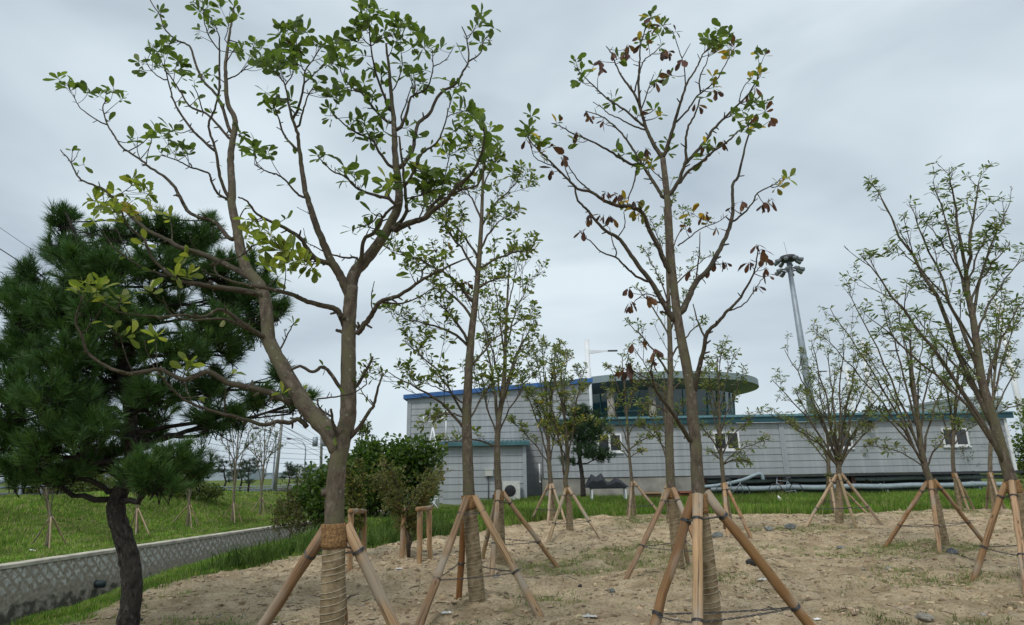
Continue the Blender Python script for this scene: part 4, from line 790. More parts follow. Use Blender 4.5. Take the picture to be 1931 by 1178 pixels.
grown_tree('B', 'planted_tree', 'middle-left tree with dense small leaves and a withered brown leaf clump in its fork', [(901, 1146), (890, 1010), (885, 950), (882, 870), (880, 790), (882, 735), (885, 683), (889, 630), (895, 580), (899, 540), (904, 480), (908, 416), (911, 330), (914, 260)], (14, 1.8),
    [(.33, 724, 698, 4, -.5), (.36, 760, 640, 3.4, .5), (.38, 795, 720, 2.6), (.50, 742, 600, 4, .8), (.50, 818, 560, 4.6, -.6), (.56, 790, 520, 4, .6), (.6, 742, 470, 4.4, .2), (.63, 960, 520, 4, -.4), (.66, 830, 420, 4.2, -.8), (.68, 1010, 470, 4.2, .5), (.7, 800, 380, 3.6, .5), (.73, 960, 400, 3.6, -.7), (.78, 990, 330, 3.6, .3), (.80, 860, 330, 3.2, -.4), (.86, 940, 290, 2.6, .5), (.34, 950, 700, 3, -.6), (.45, 985, 600, 3.4, .7), (.35, 800, 790, 2.2, -1), (.88, 880, 255, 2, .2)],
    16, LT+G1+LT, [(770, 1196), (1066, 1160), (864, 1126)], 'tripod of poles around the middle-left tree, back pole dark and wet', 1.17, 31, tints={0: (.66, .55, .46), 1: (.88, .76, .62), 2: (.48, .30, .17)}, whorl=(3, 6), wr=.44, nsub=7, sublen=.50, leafp=.50, extra=[(872, 540, 6, BR), (868, 530, 5, BR), (880, 528, 5, BR), (820, 465, 2, BR), (844, 457, 2, YE)], turns=24)
grown_tree('C', 'planted_tree', 'two-stemmed tree just right of the middle-left tree, long side branch crossing behind it', [(944, 1072), (943, 1000), (941, 940), (938, 880), (938, 830), (941, 790), (948, 740), (952, 690), (953, 640), (957, 560), (960, 500)], (8.8, 1.6),
    [(.42, 912, 620, 5, .6), (.44, 985, 640, 4, -.5), (.52, 890, 560, 3, -.6), (.55, 1010, 600, 3, .5), (.66, 925, 500, 2.6, .4), (.7, 1000, 520, 2.6, -.4), (.36, 842, 835, 2.6, -.8), (.8, 985, 470, 2, .3), (.4, 1015, 690, 2.4, .9), (.38, 890, 690, 2.4, -.3)],
    14, LT+LT+G1, [(897, 1050), (1062, 1072), (925, 1096)], 'tripod of pale poles just right of and behind the middle-left one', 1.12, 32, nsub=6, sublen=.48, whorl=(3, 5), wr=.44, leafp=.42, tints={1: (.85, .70, .54)})
grown_tree('D1', 'planted_tree', 'slender tree left of the dark little pine, farther of the two standing close together', [(1043, 984), (1040, 930), (1036, 880), (1034, 830), (1032, 780), (1030, 740), (1028, 700)], (6, 1.4),
    [(.38, 985, 720, 2.6), (.42, 1050, 680, 2.8), (.45, 1010, 660, 2.4), (.36, 960, 790, 2), (.5, 1000, 740, 2), (.55, 1048, 650, 2), (.35, 1060, 770, 2), (.6, 1022, 650, 1.8)],
    9, LT+SG, [(997, 983), (1014, 1006), (1110, 997)], 'pale tripod, farther of the two in front of the dark little pine', 1.05, 33, nsub=6, sublen=.34)
grown_tree('D2', 'planted_tree', 'slender forked tree before the dark little pine, nearer of the close pair', [(1075, 1014), (1073, 960), (1069, 925), (1066, 905), (1070, 880), (1069, 840), (1066, 800), (1060, 750), (1058, 700)], (6.4, 1.4),
    [(.33, 1038, 760, 3.4), (.4, 1090, 740, 2.2), (.5, 1100, 700, 2), (.6, 1040, 680, 2), (.55, 1085, 790, 2), (.72, 1070, 660, 1.6), (.45, 1020, 800, 1.8)],
    9, LT+SG+[(.25, .24, .05)], [(1028, 1024), (1158, 1022), (1082, 1002)], 'tripod of pale poles in front of the dark little pine, nearer of the two', 1.05, 34, nsub=6, sublen=.34)
grown_tree('E', 'planted_tree', 'thin straight tree in front of the left sliding window of the long building', [(1196, 976), (1193, 930), (1190, 890), (1186, 850), (1183, 800), (1180, 760), (1176, 710), (1173, 680)], (4.6, 1.2),
    [(.38, 1120, 790, 2), (.4, 1240, 820, 1.8), (.45, 1140, 740, 1.8), (.5, 1225, 760, 1.6), (.6, 1150, 690, 1.5), (.62, 1210, 700, 1.5), (.75, 1185, 660, 1.2), (.36, 1215, 850, 1.4), (.36, 1135, 830, 1.4)],
    8.5, LT+SG+[(.25, .24, .05)], [(1163, 968), (1171, 989), (1256, 976)], 'tripod of thin poles below the left sliding window, before the black sheeting', 1.05, 35, nsub=5, sublen=.32)
grown_tree('G', 'planted_tree', 'tree rising close behind the left side of the tall browning tree', [(1280, 1080), (1272, 980), (1266, 925), (1263, 860), (1263, 800), (1264, 740), (1264, 680), (1262, 600), (1259, 520), (1256, 440), (1252, 390)], (10.5, 1.6),
    [(.40, 1185, 760, 3, -.6), (.44, 1160, 690, 3, .4), (.5, 1185, 610, 3.2, -.5), (.55, 1330, 600, 3, .5), (.6, 1200, 540, 2.8, .4), (.62, 1310, 540, 2.8, -.4), (.7, 1215, 470, 2.4, .3), (.72, 1340, 480, 2.4, .2), (.8, 1225, 410, 2, -.3), (.82, 1300, 400, 2, .4), (.45, 1340, 700, 2.6, -.5), (.42, 1210, 720, 2.4, .8), (.9, 1270, 370, 1.6)],
    10.5, LT+G1, [(1147, 1101), (1380, 1116), (1302, 1066)], 'tripod behind the tall browning tree, long left pole greyish', 1.16, 36, nsub=5, sublen=.27, tints={0: (.62, .52, .45), 1: (.80, .60, .45)}, leafp=.7)
grown_tree('G2', 'planted_tree', 'slim tree mostly hidden behind the trunk that stands behind the browning tree', [(1263, 986), (1261, 930), (1258, 880), (1256, 820), (1254, 760), (1252, 700)], (4.6, 1.4),
    [(.4, 1215, 760, 2), (.5, 1290, 760, 1.8), (.6, 1225, 690, 1.8), (.7, 1275, 680, 1.5), (.45, 1205, 800, 1.6)], 8.5, LT+SG, [(1202, 997), (1318, 996), (1243, 966)], 'tripod half hidden behind the greyish tripod of the browning tree', 1.05, 37, nsub=5, sublen=.32)
grown_tree('H', 'planted_tree', 'thin tree in front of the second sliding window, right of the browning tree', [(1378, 1008), (1372, 960), (1365, 912), (1360, 860), (1357, 800), (1355, 750), (1353, 700), (1352, 670)], (6.6, 1.3),
    [(.42, 1425, 780, 2.4, .4), (.42, 1310, 790, 2.4, -.4), (.38, 1412, 870, 2, .7), (.45, 1330, 720, 2), (.5, 1400, 710, 2), (.6, 1330, 690, 1.6), (.65, 1385, 665, 1.5), (.4, 1335, 850, 1.8), (.36, 1440, 830, 1.8), (.8, 1362, 650, 1.3)],
    11, LT+SG, [(1337, 961), (1371, 1051), (1504, 1030)], 'tripod right of the browning tree, one pole upright and one reaching far right', 1.12, 38, nsub=5, sublen=.33, wr=.30, droop=.12, tints={1: (1, .85, .70), 2: (.75, .58, .42)})
grown_tree('I', 'multi_stem_tree', 'vase shaped tree with many low limbs standing before the long grey siding', [(1583, 992), (1583, 940), (1582, 895), (1581, 870)], (7.2, 5.4),
    [(.86, 1455, 715, 2.6, -.4), (.9, 1480, 660, 2.8, .3), (.93, 1510, 700, 2.6, .7), (.95, 1530, 640, 3, -.2), (.97, 1560, 660, 2.8, .4), (.98, 1590, 640, 2.8, -.5), (.97, 1620, 670, 2.6, .3), (.95, 1650, 690, 2.8, -.3), (.9, 1680, 720, 2.8, .4), (.87, 1700, 760, 2.4, -.4), (.9, 1450, 780, 2.4, .5), (.88, 1640, 780, 2.4, .8), (.96, 1545, 740, 2.2, -.8), (.92, 1600, 740, 2.2, .9), (.88, 1500, 800, 2, -.9)],
    9, LT+SG, [(1515, 992), (1630, 1008), (1672, 996)], 'tripod of pale poles under the vase shaped tree before the grey siding', 1.22, 39, nsub=5, sublen=.26, wr=.28, droop=.15)
grown_tree('I2', 'multi_stem_tree', 'hidden tree just behind the vase shaped tree, only its left limbs free', [(1572, 968), (1568, 920), (1563, 895), (1562, 860)], (5.4, 3.6),
    [(.86, 1500, 740, 2.2), (.9, 1540, 700, 2.2), (.95, 1575, 690, 2.2), (.9, 1610, 720, 2), (.85, 1480, 790, 1.8)], 8, LT+SG, [(1533, 962), (1579, 974), (1640, 968)], 'tripod right behind the one under the vase shaped tree', 1.1, 40, nsub=5, sublen=.3, wr=.28, droop=.15)
grown_tree('J', 'planted_tree', 'leaning tree with spreading bare limbs, a grey rock at its foot', [(1782, 1036), (1771, 980), (1757, 915), (1746, 885), (1738, 850), (1732, 800), (1726, 750), (1720, 700), (1716, 640)], (8.6, 1.8),
    [(.36, 1565, 580, 3.2, .3), (.38, 1548, 630, 2.8, -.4), (.4, 1600, 545, 3, .2), (.42, 1630, 660, 2.4, .9), (.46, 1660, 560, 3, -.5), (.5, 1690, 560, 2.6, .3), (.4, 1790, 700, 2.8, .5), (.48, 1770, 620, 2.6, -.3), (.6, 1745, 590, 2.2), (.38, 1620, 740, 2.4, -.9), (.36, 1810, 800, 2.2, -.6), (.55, 1700, 620, 2), (.36, 1640, 840, 1.8, -.8)],
    12.5, SG+LT, [(1657, 1030), (1764, 1061), (1906, 1033)], 'tripod around the leaning tree with a grey rock at its foot', 1.18, 41, nsub=5, sublen=.24, wr=.26, droop=.12, tints={0: (.72, .52, .35), 1: (.95, .78, .64), 2: (.75, .58, .42)})
grown_tree('K', 'planted_tree', 'slender tree behind the leaning tree, before the right part of the siding', [(1812, 962), (1806, 920), (1798, 885), (1797, 840), (1800, 790), (1803, 740), (1806, 690)], (5.4, 1.4),
    [(.4, 1745, 720, 2), (.45, 1850, 740, 2), (.5, 1770, 660, 2), (.6, 1830, 660, 1.8), (.55, 1780, 720, 1.6), (.75, 1815, 640, 1.5), (.42, 1860, 790, 1.6)], 9, LT+SG, [(1768, 940), (1828, 963), (1873, 958)], 'tripod of thin poles behind the leaning tree', 1.12, 42, nsub=5, sublen=.3, wr=.3, droop=.12)
grown_tree('L', 'planted_tree', 'slender tree behind the rightmost big tree, in front of the end of the siding', [(1876, 966), (1871, 920), (1867, 882), (1869, 820), (1872, 760), (1876, 700), (1878, 640), (1880, 590)], (5.2, 1.4),
    [(.4, 1830, 700, 2), (.42, 1925, 680, 2.2), (.5, 1860, 600, 2), (.55, 1925, 580, 2), (.6, 1895, 560, 2), (.7, 1850, 640, 1.6), (.45, 1935, 760, 2), (.8, 1890, 540, 1.4), (.5, 1910, 620, 1.6)], 10, SG+LT, [(1828, 958), (1895, 971), (1921, 960)], 'tripod of thin poles behind the rightmost big tree', 1.12, 43, nsub=5, sublen=.28, wr=.3, droop=.12, bark_tint=1.25)
grown_tree('M', 'planted_tree', 'large tree at the right edge of the photo with tall sparse crown of narrow leaves', [(1946, 1100), (1932, 1000), (1915, 930), (1903, 895), (1890, 850), (1876, 800), (1862, 755), (1850, 710), (1843, 660), (1835, 600), (1826, 560), (1822, 530)], (13.5, 5.2),
    [(.99, 1790, 315, 5, -.2), (.98, 1850, 330, 5, .3), (.44, 1655, 360, 7.4, .2), (.34, 1622, 480, 6.4, -.4), (.6, 1715, 385, 5.4, .5), (.9, 1760, 340, 3.6, -.4), (.86, 1905, 380, 4.2, .3), (.38, 1640, 600, 4.4, -.6), (.6, 1935, 560, 4, -.3), (.9, 1905, 460, 3.2, .5), (.95, 1870, 420, 3, -.6), (.5, 1720, 590, 4.2, .4), (.75, 1690, 460, 3, -.8), (.97, 1740, 410, 2.6, .7), (.78, 1940, 480, 3, .8)],
    17, G1+G1+SG, [(1824, 1092), (1920, 1160), (2060, 1075)], 'tripod at the right edge around the large right tree, pale upright pole in front', 1.2, 44, nsub=6, sublen=.22, wr=.25, droop=.2, tints={0: (.75, .60, .45), 1: (1, .85, .74)}, leafp=.55, whorl=(6, 10), twigr=.6, midleaf=.08)
# young trees on the bank across the canal
for q, (k, px, py, hts, fp, lab) in enumerate([
    ('N1', 87, 1034, [(95, 978), (88, 930), (84, 880)], [(36, 1022), (101, 1040), (130, 1029)], 'nearest young tree on the bank across the canal'),
    ('N2', 258, 1006, [(258, 960), (262, 915), (265, 870)], [(237, 984), (265, 1014), (285, 1009)], 'second young tree on the canal bank, just right of the pine trunk'),
    ('N3', 353, 995, [(356, 960), (358, 920), (360, 870)], [(319, 989), (367, 1001), (379, 996)], 'third young tree on the canal bank, under the right side of the pine'),
    ('N4', 437, 986, [(440, 952), (442, 915), (446, 860), (450, 815)], [(411, 977), (446, 989), (458, 986)], 'fourth young tree on the canal bank with tall bare upright twigs'),
    ('N5', 490, 971, [(493, 942), (494, 915), (497, 880), (500, 830)], [(470, 968), (499, 974), (507, 971)], 'farthest young tree on the canal bank, beside the dark bush')]):
    x0, y0 = hts[-1]; tr = [(px, py)]+hts
    lm = [(.3+.08*i, x0+dx, y0+dy, 1.3) for i, (dx, dy) in enumerate([(-26, -10), (24, -14), (-14, -34), (14, -40), (-34, 14), (34, 10), (0, -50)])]
    grown_tree(k, 'young_tree', lab, tr, (3.9-.35*q, .9), lm, 5, SG+BR[:1], fp, 'pale pole prop at the '+lab.replace('young tree on the ', '').replace(' on the canal bank', '').replace('young tree', 'far bank tree'), 1.15, 60+q, nsub=5, sublen=.34, leafp=.35, level3=(q > 2), wrapped=False, group='young trees on the far bank', bark_tint=1.5, sides=8, pole_r=.034, wires=False)

# ================================================================= big pine at left
class Needles:
    def __init__(s): s.p = []; s.a = []; s.L = []; s.c = []
    def tuft(s, p, axis, L, c): s.p.append(p); s.a.append(axis); s.L.append(L); s.c.append(c)
    def mesh(s, name, parent, k=60, width=.0036, seed=5, spread=(.35, 1.15)):
        rg = np.random.default_rng(seed); p = np.array(s.p); a = nrm(np.array(s.a)); L = np.array(s.L); n = len(p)
        P_ = np.repeat(p, k, 0); A = np.repeat(a, k, 0); LL = np.repeat(L, k)[:, None]
        t = rg.random((n*k, 1)); P_ = P_ - A*LL*t*.85
        per = nrm(np.cross(A, rg.standard_normal((n*k, 3)))); an = rg.uniform(spread[0], spread[1], (n*k, 1))*(.55+.6*t)
        d = nrm(A*np.cos(an)+per*np.sin(an)); ln = LL*rg.uniform(.75, 1.15, (n*k, 1))
        d2 = nrm(d+np.array([0, 0, -.18])*rg.random((n*k, 1)))
        side = nrm(np.cross(d, rg.standard_normal((n*k, 3))))*width
        m1 = P_+d*ln*.55; e = m1+d2*ln*.45
        V = np.stack([P_-side*.5, P_+side*.5, m1+side*.45, m1-side*.45, e], 1).reshape(-1, 3)
        c = np.repeat(np.array(s.c), k, 0)*rg.uniform(.7, 1.35, (n*k, 1)); C = np.repeat(np.c_[c, np.ones(n*k)], 5, 0)
        o = (np.arange(n*k)*5)[:, None]
        m_ = M(); m_.add(V, o+np.array([[0, 1, 2, 3]]), C); m_.more(o+np.array([[3, 2, 4]]), 0)
        return m_.build(name, NEEDLE, parent, smooth=False)
def pine(key, px0, name, label, trunk_px, r_px, pads, Ln, dens, shoot=.16, k=60, width=.0036, seed=3, pal=None, cat='pine tree', bark=1.0, group=None, spread=(.35, 1.15), updir=.55):
    rg = np.random.default_rng(seed); bp = BASES[key] if key else px0; Y = bp[1]; px_m = Y/FPX
    e = empty(name, bp, label, cat, group); mm = M(); nd = Needles()
    q = smooth_path(trunk_px, 6); w = P(q[:, 0], q[:, 1], Y); t = np.linspace(0, 1, len(w)); rr = np.interp(t, np.linspace(0, 1, len(r_px)), r_px)*px_m
    mm.tube(w, rr, 16, (bark,)*3+(1,), .055, seed=seed)
    pal = pal or [(.062, .135, .032), (.045, .10, .026), (.085, .165, .038), (.055, .12, .032)]
    for (cx, cy, rx, ry, dz) in pads:
        c0 = P(cx, cy, Y+dz); RX = rx*px_m; RY = ry*px_m
        # limb from the trunk, starting lower than the pad
        j = int(np.argmin(np.abs(w[:, 2]-(c0[2]-RY*.5-.25*abs(c0[0]-w[len(w)//2, 0]))))); p0 = w[j]
        lp = bez(p0, nrm(np.array([c0[0]-p0[0], dz, .1])), c0+np.array([0, 0, -RY*.35]), 9); lp[1:-1] += rg.normal(0, .03, (7, 3))
        mm.tube(lp, np.linspace(max(rr[j]*.45, .008), .008, 9), 6, (bark*.9,)*3+(1,), .05, seed=1)
        n = max(5, int(dens*rx*ry/100.0))
        for q_ in range(n):
            v = nrm(rg.standard_normal(3)); u = rg.random()**.45; off = v*u*np.array([RX, RX*.85, RY])
            p = c0+off
            ax = nrm(np.array([v[0]*.8, v[1]*.8, 0])+np.array([0, 0, updir+.35*rg.random()])+.25*rg.standard_normal(3))
            sh = p-ax*shoot*rg.uniform(.7, 1.3)
            mm.tube([sh, p], [.005, .003], 4, (bark*.8,)*3+(1,))
            if rg.random() < .35:
                mm.tube([lp[int(rg.integers(4, 9))], sh], [.006, .005], 4, (bark*.8,)*3+(1,))
            nd.tuft(p, ax, Ln*rg.uniform(.75, 1.2), pal[rg.integers(len(pal))])
    mm.build('trunk', BARK_PINE, e); nd.mesh('foliage', e, k, width, seed, spread)
    return e
PADS = [(122, 415, 28, 34, .2), (118, 470, 42, 30, .1), (160, 490, 60, 40, -.3), (60, 510, 30, 26, .2), (215, 440, 50, 28, .3), (300, 430, 60, 26, .2), (370, 440, 46, 30, .3), (398, 412, 14, 18, .3), (200, 510, 60, 34, -.4), (290, 500, 60, 32, -.2),
 (60, 570, 55, 42, 0), (20, 545, 30, 30, .3), (120, 590, 60, 38, -.4), (220, 590, 70, 42, -.5), (310, 570, 52, 32, .3), (420, 505, 52, 32, .1), (465, 560, 44, 32, .2), (512, 590, 20, 20, .2), (400, 610, 60, 34, -.2), (440, 655, 36, 22, .1), (470, 490, 25, 18, .3),
 (40, 650, 55, 40, .1), (130, 670, 70, 40, -.5), (30, 730, 50, 42, -.2), (110, 750, 70, 38, -.5), (220, 690, 55, 30, .4), (330, 660, 60, 28, -.3), (300, 740, 55, 34, -.2), (400, 725, 44, 30, .2), (400, 790, 44, 26, .1), (445, 780, 30, 20, .1), (490, 745, 34, 26, .2), (560, 745, 38, 20, .2), (527, 700, 18, 22, .3),
 (20, 810, 50, 40, 0), (90, 830, 60, 36, -.4), (40, 880, 50, 26, -.2), (170, 800, 50, 34, -.5), (120, 890, 45, 20, -.2), (200, 850, 42, 24, .4), (270, 800, 50, 30, .5), (275, 880, 50, 28, -.5), (330, 860, 46, 28, -.3), (372, 880, 26, 26, 0), (310, 905, 44, 18, -.5), (250, 740, 40, 26, .6), (180, 740, 40, 30, .5), (350, 520, 40, 24, .5), (260, 640, 50, 30, .6), (480, 610, 34, 30, .3), (500, 530, 24, 30, .3), (520, 570, 22, 22, 0), (430, 560, 50, 34, .4), (350, 470, 50, 30, .5), (60, 610, 40, 30, .7), (150, 540, 50, 36, .7), (170, 870, 30, 16, .2)]
pine('pine', None, 'pine_tree', 'big dark green pine with crooked black trunk at the left edge', [(238, 1240), (241, 1178), (249, 1110), (244, 1055), (230, 1005), (219, 965), (226, 930), (240, 905), (250, 850), (244, 780), (236, 700), (215, 600), (190, 510), (150, 455), (124, 400)], [19, 17, 16, 15.5, 15, 14, 13, 12, 10, 8, 6, 4, 2], [(a, b, c*1.12, d*1.15, z) for a, b, c, d, z in PADS], .125, 2.9, k=72, width=.0044, seed=4)

# ---- small pine by the long building
def at(px, py, Y): return P(px, py, Y)
Yp = 26.0; b0 = P(1098, 934, Yp); b0[2] = float(zg(b0[0], b0[1]))
pine(None, b0, 'pine_tree', 'little dark pine standing against the long grey building', [(1100, 936), (1098, 900), (1094, 870), (1090, 840), (1092, 810), (1086, 780)], [5, 4, 3.4, 3, 2.4, 1.4],
     [(1090, 775, 28, 16, 0), (1114, 790, 34, 22, .4), (1075, 805, 30, 18, -.4), (1100, 820, 38, 22, 0), (1132, 855, 30, 15, .2), (1105, 848, 32, 14, -.5), (1075, 866, 22, 9, 0), (1128, 812, 22, 16, 0)], .17, 20, shoot=.1, k=26, width=.012, seed=8, pal=[(.035, .075, .03), (.028, .06, .026), (.05, .09, .035)])

# ================================================================= bushes and small plants
def bush(name, label, cx, Y, lobes, n, Lpx, pal, wr=.55, cat='bush', stems=8, seed=1):
    rg = np.random.default_rng(seed); c = P(cx, 900, Y); bz = float(zg(c[0], c[1])); e = empty(name, (c[0], c[1], bz), label, cat)
    lv = Leaves(); px_m = Y/FPX; mm = M()
    area = np.array([l[2]*l[3] for l in lobes], float); cnt = (n*area/area.sum()).astype(int)
    for (x, y, rx, ry, dz), k in zip(lobes, cnt):
        ctr = P(x, y, Y+dz); R = np.array([rx*px_m, rx*px_m*.8, ry*px_m])
        st = bez(np.array([c[0]+rg.normal(0, .5), c[1]+dz, float(zg(c[0], c[1]+dz))]), np.array([0, 0, 1.]), ctr, 7); mm.tube(st, np.linspace(.035, .012, 7), 5)
        for q in range(stems):
            v = nrm(rg.standard_normal(3)); v[2] = abs(v[2]); mm.tube(bez(ctr-np.array([0, 0, R[2]*.4]), v, ctr+v*R*.9, 6), np.linspace(.014, .004, 6), 4)
        v = nrm(rg.standard_normal((k, 3))); u = rg.random(k)**.33
        lump = 1+.22*np.sin(v[:, 0]*7+x)+.18*np.sin(v[:, 2]*9+y)+.12*rg.standard_normal(k)
        pp = ctr+v*(u*lump)[:, None]*R
        gz = zg(pp[:, 0], pp[:, 1], False)
        for p, vv, z_ in zip(pp, v, gz):
            if p[2] < z_+.02: continue
            d = vv*.7+rg.standard_normal(3)*.7+np.array([0, 0, .1]); lv.put(p, d, Lpx*px_m*rg.uniform(.6, 1.25), wr*rg.uniform(.8, 1.2), pal[rg.integers(len(pal))])
    mm.build('stems', BARK, e); lv.mesh('foliage', e, gain=(1.2, 1.1, .95)); return e
DKG = [(.05, .095, .025), (.04, .08, .022), (.07, .12, .03), (.035, .07, .02)]
bush('vine_covered_bush', 'large dark green bush mass between the canal and the grey hall', 700, 21.5,
     [(800, 868, 30, 34, -.3), (765, 862, 42, 34, 0), (720, 870, 44, 36, .3), (680, 890, 50, 42, .3), (735, 905, 60, 46, -.3), (790, 910, 34, 42, 0), (640, 915, 46, 44, .3), (600, 930, 40, 38, .5), (680, 950, 60, 34, 0), (620, 960, 40, 24, 0), (825, 848, 12, 12, 0), (700, 850, 25, 22, .3)], 15000, 9, DKG+[(.09, .14, .035)], .6, seed=2)
bush('thicket', 'brownish olive thicket at the left end of the dark bush mass', 560, 22.5, [(545, 945, 26, 30, 0), (575, 930, 28, 36, .3), (530, 965, 20, 16, 0), (600, 960, 20, 20, -.3), (560, 965, 24, 20, -.6), (530, 985, 24, 14, -.8), (575, 985, 34, 16, -1), (620, 985, 34, 14, -1)], 3600, 5.5, [(.07, .075, .03), (.06, .085, .025), (.10, .08, .045)], .5, seed=3)
# conifer sticking out of the bush
Yc = 23.5; c0 = P(688, 960, Yc); c0[2] = float(zg(c0[0], c0[1]))
e = empty('young_conifer', c0, 'feathery young conifer spire rising out of the dark bush', 'conifer'); mm = M(); lv = Leaves(); px_m = Yc/FPX
tp = P(690, 796, Yc); mm.tube(bez(c0, np.array([0, 0, 1.]), tp, 8), np.linspace(.05, .008, 8), 6)
for q in range(70):
    u = rng.random()**.8; h = tp[2]-(tp[2]-c0[2])*.75*u; R = .12+.85*u*.75; th = rng.random()*6.28
    pts = bez(np.array([tp[0], tp[1], h]), np.array([math.cos(th), math.sin(th), .5]), np.array([tp[0]+R*math.cos(th), tp[1]+R*math.sin(th), h+.08*R]), 6); mm.tube(pts, np.linspace(.01, .003, 6), 4)
    for pp in pts[1:]:
        for s_ in range(4): lv.put(pp, nrm(pts[-1]-pts[0])*.6+rng.standard_normal(3)*.6, 8*px_m, .35, DKG[rng.integers(4)] if rng.random() < .7 else (.09, .13, .05))
mm.build('trunk', BARK, e); lv.mesh('foliage', e)
# shrubs with staked frames
def sapling(label, px, py, Y, top, spread, n, pal, Lpx, seed, group=None, name='sapling', nst=7, leafs=9):
    rg = np.random.default_rng(seed); b = G(px, py); Y = b[1]; px_m = Y/FPX; e = empty(name, b, label, name.replace('_', ' '), group); mm = M(); lv = Leaves()
    for q in range(nst):
        ex = px+rg.uniform(-1, 1)*spread; ey = top+rg.random()*(py-top)*.35
        pa = bez(b+np.array([rg.normal(0, .02), rg.normal(0, .02), 0]), np.array([rg.normal(0, .12), rg.normal(0, .12), 1]), P(ex, ey, Y+rg.uniform(-.7, .7)*spread*px_m), 12)
        pa[1:-1] += rg.normal(0, .015, (10, 3)); mm.tube(pa, np.linspace(.016, .004, 12), 5, (1.1,)*3+(1,))
        for i in range(3, 12):
            for s_ in range(max(1, n//(nst*9))):
                d = nrm(nrm(pa[i]-pa[i-1])*.6+nrm(rg.standard_normal(3))*.9+np.array([0, 0, .2])); ln = rg.uniform(.12, .42)*spread*px_m*1.2
                br = bez(pa[i], d, pa[i]+d*ln, 5); mm.tube(br, np.linspace(.005, .002, 5), 4)
                for pp in br[1:]:
                    for w_ in range(leafs//4+1): lv.put(pp, rg.standard_normal(3)+d*.5, Lpx*px_m*rg.uniform(.6, 1.2), .5, pal[rg.integers(len(pal))])
    mm.build('stem', BARK, e); lv.mesh('foliage', e); return e
OLV = [(.07, .105, .03), (.09, .125, .038), (.12, .15, .055), (.05, .08, .024), (.10, .095, .04)]
sapling('twiggy shrub tree with tiny olive leaves, between the two left post frames', 772, 1050, 0, 850, 62, 520, OLV, 6, 5, name='shrub', nst=6, leafs=8)
sapling('sparse leafy sapling tied to the left post frame, right beside the big forked trunk', 676, 1048, 0, 850, 34, 260, LT+OLV, 7, 6, name='shrub', nst=5, leafs=8)
sapling('small bright green weed like sapling at the foot of the hall', 962, 938, 0, 845, 24, 60, LT, 8, 7, nst=4, leafs=4)
sapling('bare twiggy shrub before the hall wall', 856, 938, 0, 868, 30, 50, BR+OLV, 3, 8, nst=5, leafs=0, name='shrub')
sapling('thin dark little tree against the concrete base of the long building', 1238, 938, 0, 840, 30, 70, OLV, 5, 9, nst=3, leafs=2)
sapling('dark bare shrub before the right part of the siding', 1836, 930, 0, 800, 62, 240, OLV+BR, 4, 10, nst=9, leafs=1, name='shrub')
sapling('dark leafy shrub behind the vase shaped tree', 1622, 934, 0, 782, 44, 240, [(.07, .10, .03), (.10, .13, .04)], 8, 11, nst=6, leafs=6, name='shrub')

def gate_frame(label, p1, t1, p2, t2):
    a = G(*p1); b = G(*p2); Y = (a[1]+b[1])/2
    e = empty('post_frame', ((a[0]+b[0])/2, Y, float(zg((a[0]+b[0])/2, Y))), label, 'plant support', 'wooden post frames holding shrubs')
    ta = P(t1[0], t1[1], a[1]); tb = P(t2[0], t2[1], b[1])
    for s_, (u, v) in enumerate(((a, ta), (b, tb))):
        pole_mesh(u-np.array([0, 0, .1]), v, .047, np.array([.95, .78, .6])*(.9+.1*s_), 50+s_+int(p1[0])).build('post', TIMBER, e)
    d = nrm(tb-ta); pole_mesh(ta-d*.12+np.array([0, 0, .04]), tb+d*.12+np.array([0, 0, .04]), .04, np.array([.75, .6, .45]), 57+int(p1[0])).build('crossbar', TIMBER, e)
gate_frame('wooden post frame right beside the foot of the big forked tree', (660, 1072), (662, 968), (687, 1046), (687, 968))
gate_frame('closely set pair of wooden posts under the twiggy olive shrub', (757, 1052), (762, 964), (766, 1046), (767, 962))
gate_frame('wooden post frame with a level crossbar, right of the twiggy olive shrub', (791, 1063), (792, 964), (811, 1058), (809, 962))

# ================================================================= buildings
Yb = 33.0
def ex(px, py, Y=Yb): return XZ(px, py, Y)
def lap_wall(mm, x0, x1, Y, zb, ztop, step=.34, depth=.028):
    """horizontal lap boards; ztop may be a function of x"""
    f = ztop if callable(ztop) else (lambda x: ztop)
    z = zb; nseg = 24
    xs = np.linspace(x0, x1, nseg+1)
    while z < max(f(x0), f(x1)):
        za = z; zc = z+step; z = zc
        for a, b in zip(xs[:-1], xs[1:]):
            t0, t1 = min(zc, f(a)), min(zc, f(b)); 
            if t0 <= za and t1 <= za: continue
            t0 = max(t0, za); t1 = max(t1, za)
            g0 = depth*(1-(t0-za)/step); g1 = depth*(1-(t1-za)/step)
            mm.add([[a, Y-depth, za], [b, Y-depth, za], [b, Y-g1, t1], [a, Y-g0, t0]], [[0, 1, 2, 3]])
            mm.add([[a, Y, za], [b, Y, za], [b, Y-depth, za], [a, Y-depth, za]], [[0, 1, 2, 3]])
    # backing slab
    mm.add([[x0, Y+.001, zb], [x1, Y+.001, zb], [x1, Y+.001, f(x1)], [x0, Y+.001, f(x0)], [x0, Y+.2, zb], [x1, Y+.2, zb], [x1, Y+.2, f(x1)], [x0, Y+.2, f(x0)]], [[4, 7, 6, 5], [0, 3, 7, 4], [1, 5, 6, 2], [3, 2, 6, 7]])
